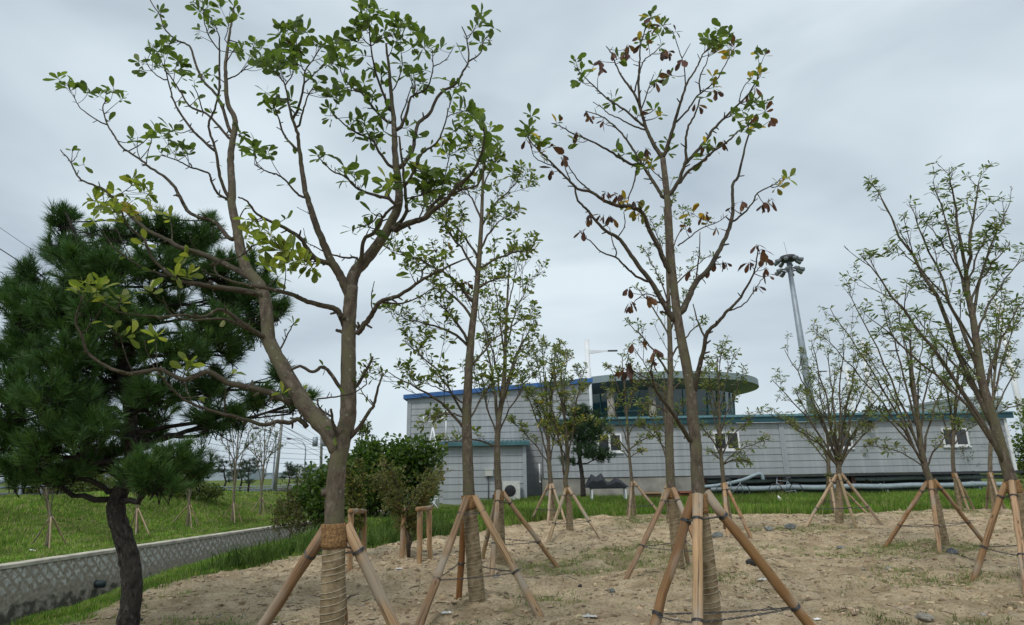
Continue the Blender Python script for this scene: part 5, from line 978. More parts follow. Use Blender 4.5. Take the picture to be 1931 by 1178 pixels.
# --- long building
xL = ex(1024, 850)[0]; xR = ex(1908, 850)[0]; xc = ex(1318, 850)[0]
zt = ex(1470, 796)[1]; zs = ex(1470, 894)[1]; gz0 = 0.0
lb = empty('long_building', ((xL+xR)/2, Yb, 0), 'long low grey siding building under a dark teal eave, right half raised over pipes', 'building')
mm = M(); lap_wall(mm, xL, xR, Yb, zs, zt); 
mm.box((xL, Yb+.2, zs), (xL+.12, Yb+7, zt)); mm.box((xR-.12, Yb+.2, zs), (xR, Yb+7, zt)); mm.box((xL+.12, Yb+6.9, zs), (xR-.12, Yb+7, zt))
mm.build('siding_wall', SIDING, lb, smooth=False)
mm = M(); mm.box((xL-.1, Yb+.02, -.3), (xc, Yb+6.9, zs-.03)); mm.build('concrete_base', CONC, lb, smooth=False)
mm = M(); mm.box((xL-.15, Yb-.25, zt), (xR+.3, Yb-.17, zt+.30)); mm.build('eave_fascia', TEALD, lb, smooth=False)
mm = M(); nr = 110; xs = np.linspace(xL-.2, xR+.35, nr*4+1); zz = .035*(np.arange(len(xs)) % 4 == 0)
for k_ in range(len(xs)-1):
    mm.add([[xs[k_], Yb-.32, zt+.31+zz[k_]], [xs[k_+1], Yb-.32, zt+.31+zz[k_+1]], [xs[k_+1], Yb+7.2, zt+1.0+zz[k_+1]], [xs[k_], Yb+7.2, zt+1.0+zz[k_]]], [[0, 1, 2, 3]])
    mm.add([[xs[k_], Yb-.32, zt+.28], [xs[k_+1], Yb-.32, zt+.28], [xs[k_+1], Yb-.32, zt+.31+zz[k_+1]], [xs[k_], Yb-.32, zt+.31+zz[k_]]], [[0, 1, 2, 3]])
mm.build('roof', TEAL, lb, smooth=False)
mm = M(); mm.box((xc+.05, Yb-.22, zs-.14), (xR+.2, Yb+.35, zs-.02)); mm.build('floor_beam', DARKM, lb, smooth=False)
mm = M(); mm.box((xc+.05, Yb+2.6, -.3), (xR, Yb+2.7, zs-.15)); mm.build('underfloor_shade_panel', simple('recess_shade_panel', (.09, .12, .14), .8), lb, smooth=False)  # dark panel colour stands in for the shade under the raised floor
for px in (1328, 1470, 1607, 1757, 1900):
    x, _ = ex(px, 900, Yb+.1); mm = M(); mm.box((x-.1, Yb, -.2), (x+.1, Yb+.22, zs-.15)); mm.box((x-.16, Yb-.05, -.2), (x+.16, Yb+.3, .06)); mm.build('post', RUST, lb, smooth=False)
for px in (1478,):
    x, _ = ex(px, 850); mm = M(); mm.box((x-.13, Yb-.06, zs), (x+.13, Yb-.03, zt)); mm.box((x-.02, Yb-.075, zs), (x+.02, Yb-.06, zt)); mm.build('joint_strip', TRIM, lb, smooth=False)
mm = M(); mm.box((xR-.12, Yb-.07, zs), (xR+.03, Yb+.03, zt)); mm.build('corner_trim', WHITE, lb, smooth=False)
for px in (1450, 1700, 1560, 1820): pass
def window(parent, x0, x1, z0, z1, Y, shade=True):
    fr = M(); t = .09
    fr.box((x0, Y-.09, z0), (x1, Y-.03, z0+t)); fr.box((x0, Y-.09, z1-t), (x1, Y-.03, z1)); fr.box((x0, Y-.09, z0+t), (x0+t, Y-.03, z1-t)); fr.box((x1-t, Y-.09, z0+t), (x1, Y-.03, z1-t))
    xm = (x0+x1)/2; fr.box((xm-.05, Y-.085, z0+t), (xm+.05, Y-.035, z1-t)); fr.box((x0-.06, Y-.12, z0-.06), (x1+.06, Y-.03, z0-.003))
    w = fr.build('window', WHITE, parent, smooth=False)
    g_ = M(); g_.box((x0+t, Y-.05, z0+t), (xm-.05, Y-.04, z1-t)); g_.box((xm+.05, Y-.065, z0+t), (x1-t, Y-.055, z1-t)); g_.build('pane', GLASS, w, smooth=False)
for a_, b_, c_, d_2 in ((1126, 1172, 815, 852), (1345, 1394, 813, 848), (1556, 1606, 809, 845), (1777, 1826, 805, 841)):
    x0 = ex(a_, 832)[0]; x1 = ex(b_, 832)[0]; window(lb, x0, x1, ex(1300, 850)[1]-.0, ex(1300, 815)[1], Yb)
# --- tall hall
Yh = 34.6; hx0 = ex(768, 800, Yh)[0]; hx1 = ex(1112, 760, Yh)[0]; hz0 = ex(768, 752, Yh)[1]; hz1 = ex(1112, 722, Yh)[1]
hall = empty('hall_building', ((hx0+hx1)/2, Yh, 0), 'tall hall of grey lap siding with a bright blue sloping roof edge', 'building')
ft = lambda x: hz0+(hz1-hz0)*(x-hx0)/(hx1-hx0)
mm = M(); lap_wall(mm, hx0, hx1, Yh, -.1, ft)
mm.add([[hx0, Yh+.2, -.1], [hx0, Yh+16, -.1], [hx0, Yh+16, hz0], [hx0, Yh+.2, hz0]], [[0, 3, 2, 1]]); mm.add([[hx1, Yh+.2, -.1], [hx1, Yh+16, -.1], [hx1, Yh+16, hz1], [hx1, Yh+.2, hz1]], [[0, 1, 2, 3]])
mm.build('siding_wall', SIDING, hall, smooth=False)
mm = M()
for (dy0, dy1, dz0, dz1) in ((-.25, 16, .0, .24),):
    v = []
    for yy_ in (Yh+dy0, Yh+dy1):
        for (x_, z_) in ((hx0-.22, ft(hx0)-.03), (hx1+.2, ft(hx1)+.02)):
            v += [[x_, yy_, z_+dz0], [x_, yy_, z_+dz1]]
    mm.add(v, [[0, 2, 3, 1], [4, 5, 7, 6], [1, 3, 7, 5], [0, 4, 6, 2], [0, 1, 5, 4], [2, 6, 7, 3]])
mm.build('roof', BLUE, hall, smooth=False)
mm = M(); mm.box((hx0-.02, Yh-.06, -.1), (hx0+.2, Yh-.03, hz0-.04)); mm.build('corner_trim', TRIM, hall, smooth=False)
mm = M(); x_, _ = ex(1019, 860, Yh); 
# --- annex in front of the hall
Ya = 31.6; ax0 = ex(836, 880, Ya)[0]; ax1 = ex(992, 880, Ya)[0]; az = ex(915, 836, Ya)[1]
an = empty('annex', ((ax0+ax1)/2, Ya, 0), 'low siding annex with a ribbed teal roof in front of the tall hall', 'building')
mm = M(); lap_wall(mm, ax0, ax1, Ya, -.1, az); mm.box((ax1-.1, Ya+.2, -.1), (ax1, Yh-.05, az)); mm.box((ax0, Ya+.2, -.1), (ax0+.1, Yh-.05, az)); mm.build('siding_wall', SIDING, an, smooth=False)
mm = M(); xs = np.linspace(ax0-.25, ax1+.2, 81); zz = .05*(np.arange(81) % 4 == 0)
for k_ in range(80):
    mm.add([[xs[k_], Ya-.35, az+.02+zz[k_]], [xs[k_+1], Ya-.35, az+.02+zz[k_+1]], [xs[k_+1], Yh-.06, az+.28+zz[k_+1]], [xs[k_], Yh-.06, az+.28+zz[k_]]], [[0, 1, 2, 3]])
mm.box((ax0-.25, Ya-.36, az-.12), (ax1+.2, Ya-.352, az+.03)); mm.build('roof', TEAL, an, smooth=False)
mm = M(); mm.box((ax1-.16, Ya-.06, -.1), (ax1+.02, Ya-.031, az-.03)); mm.build('corner_trim', TRIM, an, smooth=False)
# things on the annex wall
def top(o, label, cat): return tag(o, label, cat)
Yq = Ya-.45; x0, z1 = ex(948, 907, Yq); x1, z0 = ex(981, 937, Yq)
acu = empty('air_conditioner', ((x0+x1)/2, Yq, 0), 'beige outdoor air conditioner unit at the foot of the annex wall', 'air conditioner')
mm = M(); mm.box((x0, Yq-.16, .12), (x1, Yq+.2, z1)); mm.box((x0+.06, Yq-.14, -.05), (x0+.14, Yq+.16, .12)); mm.box((x1-.14, Yq-.14, -.05), (x1-.06, Yq+.16, .12)); mm.build('cabinet', simple('beige_metal', (.60, .60, .57), .5), acu, smooth=False)
mm = M(); cxn = x0+.36; czn = (z1+.12)/2; th = np.linspace(0, 2*math.pi, 25)
for rr_ in np.linspace(.06, .27, 6): mm.tube(np.c_[cxn+rr_*np.cos(th), np.full(25, Yq-.19), czn+rr_*np.sin(th)], .008, 4)
for q in range(6): mm.tube([[cxn, Yq-.19, czn], [cxn+.27*math.cos(q*1.047), Yq-.19, czn+.27*math.sin(q*1.047)]], .007, 4)
mm.build('fan_grille', DARKM, acu)
mm = M(); mm.tube(np.c_[cxn+0*th[:2], [Yq-.163, Yq-.17], czn+0*th[:2]], .27, 24); mm.build('fan_opening', DARKM, acu)
x0, z1 = ex(915, 886, Ya-.1); x1, z0 = ex(930, 897, Ya-.1)
eb = empty('meter_box', (x0, Ya, z0), 'small pale electrical box with a black cable, on the annex wall', 'electrical box')
mm = M(); mm.box((x0, Ya-.22, z0), (x1, Ya-.032, z1)); mm.box((x0-.02, Ya-.24, z1), (x1+.02, Ya-.03, z1+.03)); mm.build('casing', simple('box_paint', (.5, .5, .47), .5), eb, smooth=False)
mm = M(); mm.tube([[(x0+x1)/2-.05, Ya-.1, z0], [(x0+x1)/2-.05, Ya-.09, .1]], .022, 6); mm.build('cable', DARKM, eb)
xk, zk = ex(931, 918, Ya-.1); mm = M(); mm.tube([[xk, Ya-.1, -.05], [xk, Ya-.1, .35], [xk, Ya-.1, .42]], [.07, .07, .05], 10); tag(mm.build('bollard', DARKM, None, origin=(xk, Ya-.1, 0)), 'short black capped pipe standing beside the air conditioner', 'pipe')
xk, zk = ex(1017, 875, Ya+1.2); mm = M(); zz1 = ex(1017, 874, Ya+1.2)[1]; zz0 = ex(1017, 907, Ya+1.2)[1]
mm.tube([[xk, Ya+1.2, zz0], [xk, Ya+1.2, zz1]], .045, 10); mm.tube([[xk, Ya+1.2, zz0+.01], [xk+.02, Ya+1.05, zz0-.06]], .045, 10); mm.box((xk-.06, Ya+1.22, zz0+.5), (xk+.06, Yh, zz0+.54)); tag(mm.build('downpipe', WHITE, None, origin=(xk, Ya+1.2, zz0)), 'short white downpipe between the annex and the long building', 'downpipe')
# weather mast: white lattice tripod with instruments
Yw = 27.5; wb = P(822, 935, Yw); wb[2] = float(zg(wb[0], wb[1])); wm_ = empty('weather_mast', wb, 'white lattice weather mast with instruments beside the dark bush', 'weather station')
mm = M(); apx = P(816, 806, Yw)
legs = [P(809, 842, Yw+.1), P(824, 842, Yw-.25), P(818, 842, Yw+.4)]
lowl = [wb+np.array([dx, dy, 0]) for dx, dy in ((-.22, .1), (.16, -.25), (0, .4))]
for a_, b_ in zip(legs, lowl): mm.tube([apx, a_, b_], .035, 8)
for k_ in range(7):
    u = k_/6
    ring = [a_*(1-u)+b_*u for a_, b_ in zip(legs, lowl)]; u2 = min(1, (k_+1)/6); ring2 = [a_*(1-u2)+b_*u2 for a_, b_ in zip(legs, lowl)]
    for q in range(3): mm.tube([ring[q], ring[(q+1) % 3]], .02, 5); mm.tube([ring[q], ring2[(q+1) % 3]], .018, 5)
mm.build('lattice', WHITE, wm_)
mm = M(); a_ = P(799, 796, Yw); b_ = P(843, 791, Yw); mm.tube([a_, b_], .018, 6); mm.tube([P(816, 806, Yw), P(816, 792, Yw)], .025, 6); mm.tube([P(799, 798, Yw), P(799, 785, Yw)], .03, 8); mm.tube([P(841, 830, Yw), P(841, 790, Yw)], .03, 8); mm.build('instrument_arm', WHITE, wm_)
c = P(842, 779, Yw); mm = M(); mm.tube([c, c+np.array([0, 0, .03]), c+np.array([0, 0, .10]), c+np.array([0, 0, .13])], [.09, .14, .14, .06], 14); mm.tube([P(842, 792, Yw), c], .02, 6); mm.build('sensor_dome', WHITE, wm_)
c = P(832, 790, Yw); mm = M(); mm.box((c[0]-.1, c[1]-.05, c[2]-.1), (c[0]+.1, c[1]+.05, c[2]+.12)); mm.tube([P(832, 776, Yw), c], .015, 6); mm.build('instrument_box', WHITE, wm_)
# white lamp post with a long arm
def arm_post(px, ptop, pbot, Y, parm, label, w=.14):
    b = P(px[1], pbot, Y); t = P(px[0], ptop, Y); x = (b[0]+t[0])/2
    e = empty('arm_lamp_post', (x, Y, 0), label, 'lamp post', 'white posts with one level arm'); mm = M()
    mm.tube([[x, Y, -.2], [x, Y, b[2]*.4+t[2]*.6], [x, Y, b[2]*.4+t[2]*.6+.02], [x, Y, t[2]]], [w*1.15, w*1.15, w, w], 14); mm.build('post', WHITE, e)
    a_ = P(parm[0], parm[1], Y); mm = M(); n = 6; s = 1 if a_[0] > x else -1; L = abs(a_[0]-x); z = a_[2]
    mm.add([[x, Y-.06, z-.22], [x, Y-.06, z+.06], [x, Y+.06, z-.22], [x, Y+.06, z+.06], [x+s*L*.75, Y-.03, z-.03], [x+s*L*.75, Y-.03, z+.05], [x+s*L*.75, Y+.03, z-.03], [x+s*L*.75, Y+.03, z+.05]], [[0, 4, 5, 1], [2, 3, 7, 6], [1, 5, 7, 3], [0, 2, 6, 4], [4, 6, 7, 5]]); mm.build('arm', WHITE, e, smooth=False)
    mm = M(); mm.box((min(x+s*L*.74, x+s*L*1.08), Y-.09, z-.05), (max(x+s*L*.74, x+s*L*1.08), Y+.09, z+.04)); mm.build('lamp_head', DARKM, e, smooth=False)
arm_post((1105, 1114), 640, 778, 41.5, (1160, 661), 'tall white post with a level arm at the corner of the blue roofed hall', .17)
arm_post((1895, 1912), 566, 800, 46, (1940, 581), 'tall white post with a level arm seen through the rightmost tree', .17)
arm_post((1633, 1640), 640, 790, 52, (1690, 661), 'pale post with a level arm behind the leaning tree', .15)
arm_post((1600, 1606), 690, 790, 60, (1545, 700), 'pale post with arm pointing left behind the vase shaped tree', .15)
# --- round building
Yr = 52.0; rc = P(1222, 733, Yr); rx = rc[0]; R1 = 198*Yr/FPX*.98; zr_ = P(1420, 734, Yr)[2]
rb = empty('round_building', (rx, Yr, 0), 'round glass building under a wide flat grey green disc roof', 'building')
def ring(mm, prof, n=72, a0=0, a1=2*math.pi):
    th = np.linspace(a0, a1, n+1); V = np.vstack([np.c_[rx+r_*np.cos(th), Yr+r_*np.sin(th), np.full(n+1, z_)] for r_, z_ in prof]); F = []
    for q in range(len(prof)-1): jj = np.arange(n); F.append(np.stack([q*(n+1)+jj, q*(n+1)+jj+1, (q+1)*(n+1)+jj+1, (q+1)*(n+1)+jj], -1))
    mm.add(V, np.vstack(F))
mm = M(); ring(mm, [(.1, zr_+.5), (R1-.3, zr_+.35), (R1, zr_+.33), (R1+.02, zr_-.18), (R1-.25, zr_-.22), (R1*.74, zr_-.75), (.1, zr_-.8)]); mm.build('disc_roof', simple('roof_grey_green', (.23, .29, .295), .55, .1, .1, .5), rb, smooth=False)
Rg = 150*Yr/FPX; mm = M(); ring(mm, [(Rg*.96, 0), (Rg*.97, zr_-3.4), (Rg, zr_-.7)], 40); mm.build('glass_drum', GLASST, rb, smooth=False)
mm = M()
for k_ in range(40):
    th = 2*math.pi*k_/40; c_, s_ = math.cos(th), math.sin(th); mm.tube([[rx+(Rg*.965+.03)*c_, Yr+(Rg*.965+.03)*s_, 2.5], [rx+(Rg+.04)*c_, Yr+(Rg+.04)*s_, zr_-.72]], .045, 4)
for z_ in (zr_-2.9, zr_-2.2, 3.6): ring(mm, [(Rg*.985+.05, z_-.05), (Rg*.985+.05, z_+.05)], 40)
mm.build('mullions', simple('teal_frame', (.06, .17, .17), .5), rb, smooth=False)
for px in (1152, 1372, 1300, 1230):
    th_x = (px-1222)*1.0*Yr/FPX; yy_ = Yr-math.sqrt(max(.1, (Rg+.5)**2-th_x**2)); x_ = P(px, 760, yy_)[0]; mm = M(); mm.tube([[x_, yy_, 0], [x_, yy_, zr_-.6]], .27, 14); mm.build('column', CONC, rb)
# --- high mast floodlight
Yf = 78.0; e = empty('floodlight_mast', (P(1510, 700, Yf)[0], Yf, 0), 'very tall grey floodlight mast with a ring of lamps, far behind the long building', 'floodlight')
x_ = P(1534, 775, Yf)[0]; zt_ = P(1486, 490, Yf)[2]; xt_ = x_-.55; mm = M(); mm.tube([[x_, Yf, -1], [(x_+xt_)/2, Yf, zt_*.5], [xt_, Yf, zt_]], [.52, .44, .28], 16); mm.build('pole', GREYMETAL, e)
x_ = xt_; cz = zt_; mm = M(); th = np.linspace(0, 2*math.pi, 33)
for dz in (0, -1.4):
    mm.tube(np.c_[x_+.95*np.cos(th), Yf+.95*np.sin(th), np.full(33, cz+dz)], .07, 6)
    for q in range(8): mm.tube([[x_, Yf, cz+dz], [x_+1.25*math.cos(q*.785+.2), Yf+1.25*math.sin(q*.785+.2), cz+dz-.05]], .05, 5)
mm.tube([[x_, Yf, cz-.2], [x_, Yf, cz+.1], [x_, Yf, cz+.5], [x_, Yf, cz+.6]], [.8, 1.15, 1.0, .3], 20); mm.tube([[x_, Yf, cz+.5], [x_-.25, Yf, cz+2.6]], .02, 5); mm.build('head_frame', DARKM, e)
for dz in (0, -1.4):
    for q in range(8):
        a_ = q*.785+.2; c_, s_ = math.cos(a_), math.sin(a_); mm = M(); o_ = np.array([x_+1.3*c_, Yf+1.3*s_, cz+dz-.1]); mm.tube([o_-np.array([c_*.3, s_*.3, -.12]), o_, o_+np.array([c_*.5, s_*.5, -.2]), o_+np.array([c_*.55, s_*.55, -.22])], [.12, .25, .29, .15], 10); mm.build('floodlamp', simple('lamp_housing', (.16, .18, .2), .5), e)

# pipes, bicycles, sheeting near the long building
for k_, (y1, y2, lab, r_) in enumerate(((908, 900, 'upper long white pipe running under the raised part of the long building', .11), (922, 916, 'lower long white pipe running near the grass under the raised building', .13))):
    Yk = Yb+.55-.95*k_; a_ = P(1322 if k_ == 0 else 1340, y1, Yk); b_ = P(1905, y2, Yk); mm = M(); t = np.linspace(0, 1, 40)[:, None]; pts = a_*(1-t)+b_*t; pts[:, 2] = a_[2]+.02*np.sin(t[:, 0]*30); mm.tube(pts, r_, 12)
    for q in range(6): mm.tube([pts[4+q*6], pts[4+q*6]+np.array([.12, 0, 0])], r_*1.2, 12); mm.tube([pts[5+q*6], [pts[5+q*6][0], Yk, -.1]], .03, 6)
    tag(mm.build('pipe', simple('grey_white_pipe', (.30, .36, .385), .45), None, origin=a_), lab, 'pipe')
a_ = P(1325, 915, Yb-.35); mm = M(); pts = smooth_path([P(1325, 918, Yb-.4), P(1360, 914, Yb-.5), P(1400, 905, Yb-.55), P(1432, 893, Yb-.6), P(1440, 905, Yb-.6)], 5); mm.tube(pts, .09, 10); tag(mm.build('pipe', simple('pale_blue_pipe', (.29, .36, .395), .45), None, origin=a_), 'short bent pale pipe sloping up at the left end of the raised section', 'pipe')
def bicycle(px, label, s=1):
    Yk = Yb-1.0; c = P(px, 925, Yk); gz = float(zg(c[0], Yk)); e = empty('bicycle', (c[0], Yk, gz), label, 'bicycle', 'bicycles parked under the eave'); Rw = .33; th = np.linspace(0, 2*math.pi, 25)
    for dx in (-.52, .52):
        mm = M(); mm.tube(np.c_[c[0]+dx+Rw*np.cos(th), np.full(25, Yk), gz+Rw+Rw*np.sin(th)], .022, 6)
        for q in range(10): mm.tube([[c[0]+dx, Yk, gz+Rw], [c[0]+dx+Rw*math.cos(q*.628), Yk, gz+Rw+Rw*math.sin(q*.628)]], .003, 3)
        mm.build('wheel', DARKM, e)
    X = lambda u, v: [c[0]+u*s, Yk, gz+v]
    mm = M()
    for a_, b_ in (((-.52, .33), (-.12, .78)), ((-.12, .78), (.0, .28)), ((.0, .28), (-.52, .33)), ((.0, .28), (.40, .72)), ((-.12, .78), (.38, .82)), ((.36, .95), (.52, .33)), ((-.12, .78), (-.16, .9))): mm.tube([X(*a_), X(*b_)], .018, 6)
    mm.build('frame', GREYMETAL, e)
    mm = M(); mm.tube([[c[0]+.36*s, Yk-.25, gz+1.0], [c[0]+.38*s, Yk, gz+.97], [c[0]+.36*s, Yk+.25, gz+1.0]], .013, 6); mm.build('handlebar', DARKM, e)
    mm = M(); mm.tube([X(-.30, .92), X(-.18, .93), X(-.02, .91)], [.07, .06, .025], 8); mm.build('saddle', DARKM, e)
bicycle(1382, 'bicycle parked under the eave behind the second window tree', 1); bicycle(1482, 'bicycle parked near the rusty post left of the vase shaped tree', -1)
# black sheeting on a low white-legged bench
Yk = 29.5; a_ = P(1113, 932, Yk); b_ = P(1180, 932, Yk); zt2 = P(1146, 921, Yk)[2]; e = empty('bench', ((a_[0]+b_[0])/2, Yk, float(zg(a_[0], Yk))), 'low bench with thin white legs in the grass before the concrete base', 'bench'); mm = M()
for x_ in (a_[0]+.06, b_[0]-.03):
    for dy in (-.25, .25): l_ = M(); l_.box((x_-.035, Yk+dy-.03, -.15), (x_+.035, Yk+dy+.03, zt2)); l_.build('leg', WHITE, e, smooth=False)
mm.box((a_[0], Yk-.3, zt2+.002), (b_[0], Yk+.3, zt2+.05)); mm.build('bench_top', DARKM, e, smooth=False)
mm = M(); nx_, ny_ = 60, 14; U_, V_ = np.meshgrid(np.linspace(0, 1, nx_), np.linspace(0, 1, ny_))
prof = np.interp(U_, [0, .06, .2, .3, .42, .52, .60, .72, .85, 1], [.0, .10, .62, .50, .66, .28, .26, .44, .30, 0])*(1-.0*V_)
Zs = zt2+.06+prof*(1-.85*np.abs(V_-.5)*2*.55)+.05*vn(U_*9, V_*5, 1, 3); Xs = a_[0]-.35+(b_[0]-a_[0]+.5)*U_; Ys = Yk-.32+.64*V_+.03*vn(U_*8, V_*8, 1, 4)
i, j = np.meshgrid(np.arange(ny_-1), np.arange(nx_-1), indexing='ij'); mm.add(np.stack([Xs, Ys, Zs], -1).reshape(-1, 3), np.stack([i*nx_+j, i*nx_+j+1, (i+1)*nx_+j+1, (i+1)*nx_+j], -1).reshape(-1, 4))
mm.add(np.r_[np.stack([Xs[0], Ys[0], Zs[0]], -1), np.stack([Xs[0], Ys[0]-.01, np.full(nx_, zt2+.055)], -1)], np.stack([np.arange(nx_-1), np.arange(nx_-1)+nx_, np.arange(nx_-1)+nx_+1, np.arange(nx_-1)+1], -1))
so_ = mm.build('black_sheeting', simple('black_sheet', (.012, .014, .02), .45, 0, .3, 6, .5, 9), None, origin=(a_[0], Yk, zt2)); tag(so_, 'crumpled black plastic sheeting heaped on the low bench', 'plastic sheet')
for (px, py, Yk, lab, col_) in ((1228, 928, 31.5, 'open cardboard box against the concrete base', (.25, .16, .09)), (1294, 925, 31.8, 'rust brown box half hidden behind the browning tree', (.20, .07, .04))):
    c = P(px, py, Yk); gz = float(zg(c[0], Yk)); e_ = M(); hw = .42
    e_.box((c[0]-hw, Yk-.3, gz), (c[0]+hw, Yk-.27, gz+.42)); e_.box((c[0]-hw, Yk+.27, gz), (c[0]+hw, Yk+.3, gz+.42)); e_.box((c[0]-hw, Yk-.27, gz), (c[0]-hw+.03, Yk+.27, gz+.42)); e_.box((c[0]+hw-.03, Yk-.27, gz), (c[0]+hw, Yk+.27, gz+.42)); e_.add([[c[0]-hw, Yk-.3, gz+.42], [c[0]+hw, Yk-.3, gz+.42], [c[0]+hw, Yk-.5, gz+.36], [c[0]-hw, Yk-.5, gz+.36]], [[0, 1, 2, 3]])
    tag(e_.build('box', simple('box_board', col_, .85), None, smooth=False, origin=(c[0], Yk, gz)), lab, 'box')

# ================================================================= far left: road side
def curved_lamp(px, ptop, Y, reach, label):
    b = P(px, 900, Y); x = b[0]; z = P(px, ptop, Y)[2]; e = empty('street_lamp', (x, Y, -.8), label, 'street lamp', 'curved street lamps along the far road')
    mm = M(); pts = smooth_path([[x, Y, -1.2], [x, Y, z*.5], [x, Y, z-2.2], [x-.15, Y, z-1.2], [x-.9, Y, z-.35], [x-reach, Y, z]], 5); mm.tube(pts, np.linspace(.13, .05, len(pts)), 8); mm.build('pole', GREYMETAL, e)
    mm = M(); o_ = pts[-1]; mm.tube([o_+np.array([.1, 0, 0]), o_+np.array([-.1, 0, .02]), o_+np.array([-.5, 0, .05]), o_+np.array([-.75, 0, .02])], [.06, .15, .16, .06], 8); mm.build('lamp_head', DARKM, e)
curved_lamp(515, 807, 80, 2.4, 'nearer curved street lamp beyond the canal bank, left of the leaning utility pole')
curved_lamp(573, 827, 104, 2.6, 'farther curved street lamp behind the dark bush')
curved_lamp(330, 795, 62, 2.6, 'curved street lamp mostly hidden behind the pine')
WPOLE = simple('concrete_pole', (.27, .265, .25), .85, 0, .15, 2)
def upole(px0, y0, px1, y1, Y, r, label, boxes):
    t = P(px0, y0, Y); b = P(px1, y1, Y); e = empty('utility_pole', b, label, 'utility pole'); mm = M(); mm.tube([b, t], [r, r*.7], 10); mm.build('pole', WPOLE, e)
    for k_, (f, L) in enumerate(boxes):
        c = b+(t-b)*f; mm = M(); mm.box((c[0]-L, c[1]-.05, c[2]-.06), (c[0]+L, c[1]+.05, c[2]+.06))
        for u in (-.9, -.4, .4, .9): mm.tube([[c[0]+u*L, c[1], c[2]+.06], [c[0]+u*L, c[1], c[2]+.3]], .05, 6)
        mm.build('crossarm', GREYMETAL, e, smooth=False)
    return e
upole(534, 772, 518, 925, 68, .2, 'leaning grey concrete utility pole beyond the canal', [(.97, .8)])
e = upole(607, 780, 605, 905, 75, .18, 'utility pole with transformers half hidden behind the big forked trunk', [(.95, .9), (.82, .7)])
for dx in (-.55, .55):
    c = P(603, 832, 75)+np.array([dx, 0, 0]); mm = M(); mm.tube([c-np.array([0, 0, .6]), c-np.array([0, 0, .55]), c+np.array([0, 0, .5]), c+np.array([0, 0, .55])], [.2, .32, .32, .15], 12); mm.build('transformer', GREYMETAL, e)
# overhead wires
def wire(pa, pb, Ya_, Yb_, r, sag, label, grp='overhead wires beyond the pine'):
    a_ = P(*pa, Ya_); b_ = P(*pb, Yb_); t = np.linspace(0, 1, 30)[:, None]; pts = a_*(1-t)+b_*t; pts[:, 2] -= (sag*4*t*(1-t))[:, 0]; mm = M(); mm.tube(pts, r, 4); tag(mm.build('overhead_wire', DARKM, None, origin=a_), label, 'wire', grp)
wire((-60, 388), (620, 835), 30, 75, .014, .3, 'thin single overhead wire highest at the left edge')
wire((-60, 430), (610, 846), 30, 75, .030, .3, 'thick overhead wire second from the top at the left edge')
for k_ in range(4): wire((-60, 478+k_*14), (606, 838+k_*8), 30, 75, .018, .3, 'one of four parallel overhead wires passing behind the pine')
for k_ in range(6): wire((380, 800+k_*11), (640, 828+k_*9), 60, 90, .02, .5, 'one of several power wires strung level beyond the canal bank', 'level power wires beyond the canal')
# guard rail
gr = empty('guard_rail', (-27, 30, .7), 'galvanised guard rail along the far road beyond the canal bank', 'guard rail'); yy_ = np.linspace(14, 125, 60)
xr_ = np.interp(yy_, [10, 30, 45, 70, 90, 140], [-27, -27.5, -29, -32, -34, -38])-.25; zr2 = np.interp(yy_, [0, 20, 30, 45, 70, 90], [.7, .7, .6, .5, -.5, -.8])+.12-.2*sm((yy_-95)/40)
mm = M()
for z_ in (.42, .72): mm.tube(np.c_[xr_, yy_, zr2+z_], .075, 6)
mm.build('rail', simple('galvanised_rail', (.36, .42, .47), .5, .2, .1, 2), gr)
for k_ in range(0, 60, 1): p_ = M(); p_.box((xr_[k_]-.24, yy_[k_]-.05, zr2[k_]-.1), (xr_[k_]-.12, yy_[k_]+.05, zr2[k_]+.85)); p_.build('post', GREYMETAL, gr, smooth=False)
# trained little pines along the road
def road_pine(px, ptop, Y, seed, label):
    rg = np.random.default_rng(seed); b = P(px, 925, Y); b[2] = float(zg(b[0], b[1])); zt_ = P(px, ptop, Y)[2]; h = zt_-b[2]
    e = empty('road_pine', b, label, 'pine tree', 'small trained pines along the far road'); mm = M(); nd = Needles()
    tr = bez(b, np.array([.1*rg.normal(), 0, 1]), np.array([b[0]+rg.normal(0, .4), b[1], zt_]), 8); tr[1:-1, 0] += rg.normal(0, .12, 6); mm.tube(tr, np.linspace(.13, .04, 8), 6)
    for q in range(11):
        u = .42+.58*q/10; i_ = int(u*7); th = rg.random()*6.28; R = (1.15-u*.75)*h*.34; c = tr[i_]+np.array([R*math.cos(th), R*math.sin(th), .12*h*.3]); mm.tube([tr[i_], c], [.05, .02], 4)
        for w_ in range(9):
            v = rg.standard_normal(3); pp = c+v*np.array([.30, .30, .09])*h*.26; nd.tuft(pp, v*np.array([1, 1, .2])+np.array([0, 0, .8]), .42, [(.045, .07, .04), (.06, .09, .05)][w_ % 2])
    mm.build('trunk', BARK_PINE, e); nd.mesh('foliage', e, 14, .035, seed); return e
for k_, (px, t_p, Y_) in enumerate([(30, 862, 50), (75, 868, 54), (115, 866, 56), (150, 870, 60), (185, 872, 62), (300, 868, 66), (340, 870, 68), (385, 872, 70), (425, 866, 72), (455, 872, 76), (468, 868, 74), (545, 876, 88), (560, 880, 92), (585, 880, 92)]):
    road_pine(px, t_p, Y_, 200+k_, 'small trained pine with flat foliage pads beside the far road')
# low hedge at the top of the bank
bush('roadside_hedge', 'low olive hedge at the top of the bank behind the pine trunk', 215, 41, [(60, 912, 40, 18, 0), (400, 926, 24, 12, 3), (110, 915, 50, 18, 0), (185, 918, 48, 15, 0), (250, 918, 44, 15, .5), (310, 920, 40, 13, 1), (370, 924, 36, 11, 2), (170, 905, 30, 12, 0), (500, 930, 16, 8, 20)], 7500, 6, [(.07, .095, .03), (.10, .12, .045), (.05, .08, .025)], .6, seed=21)
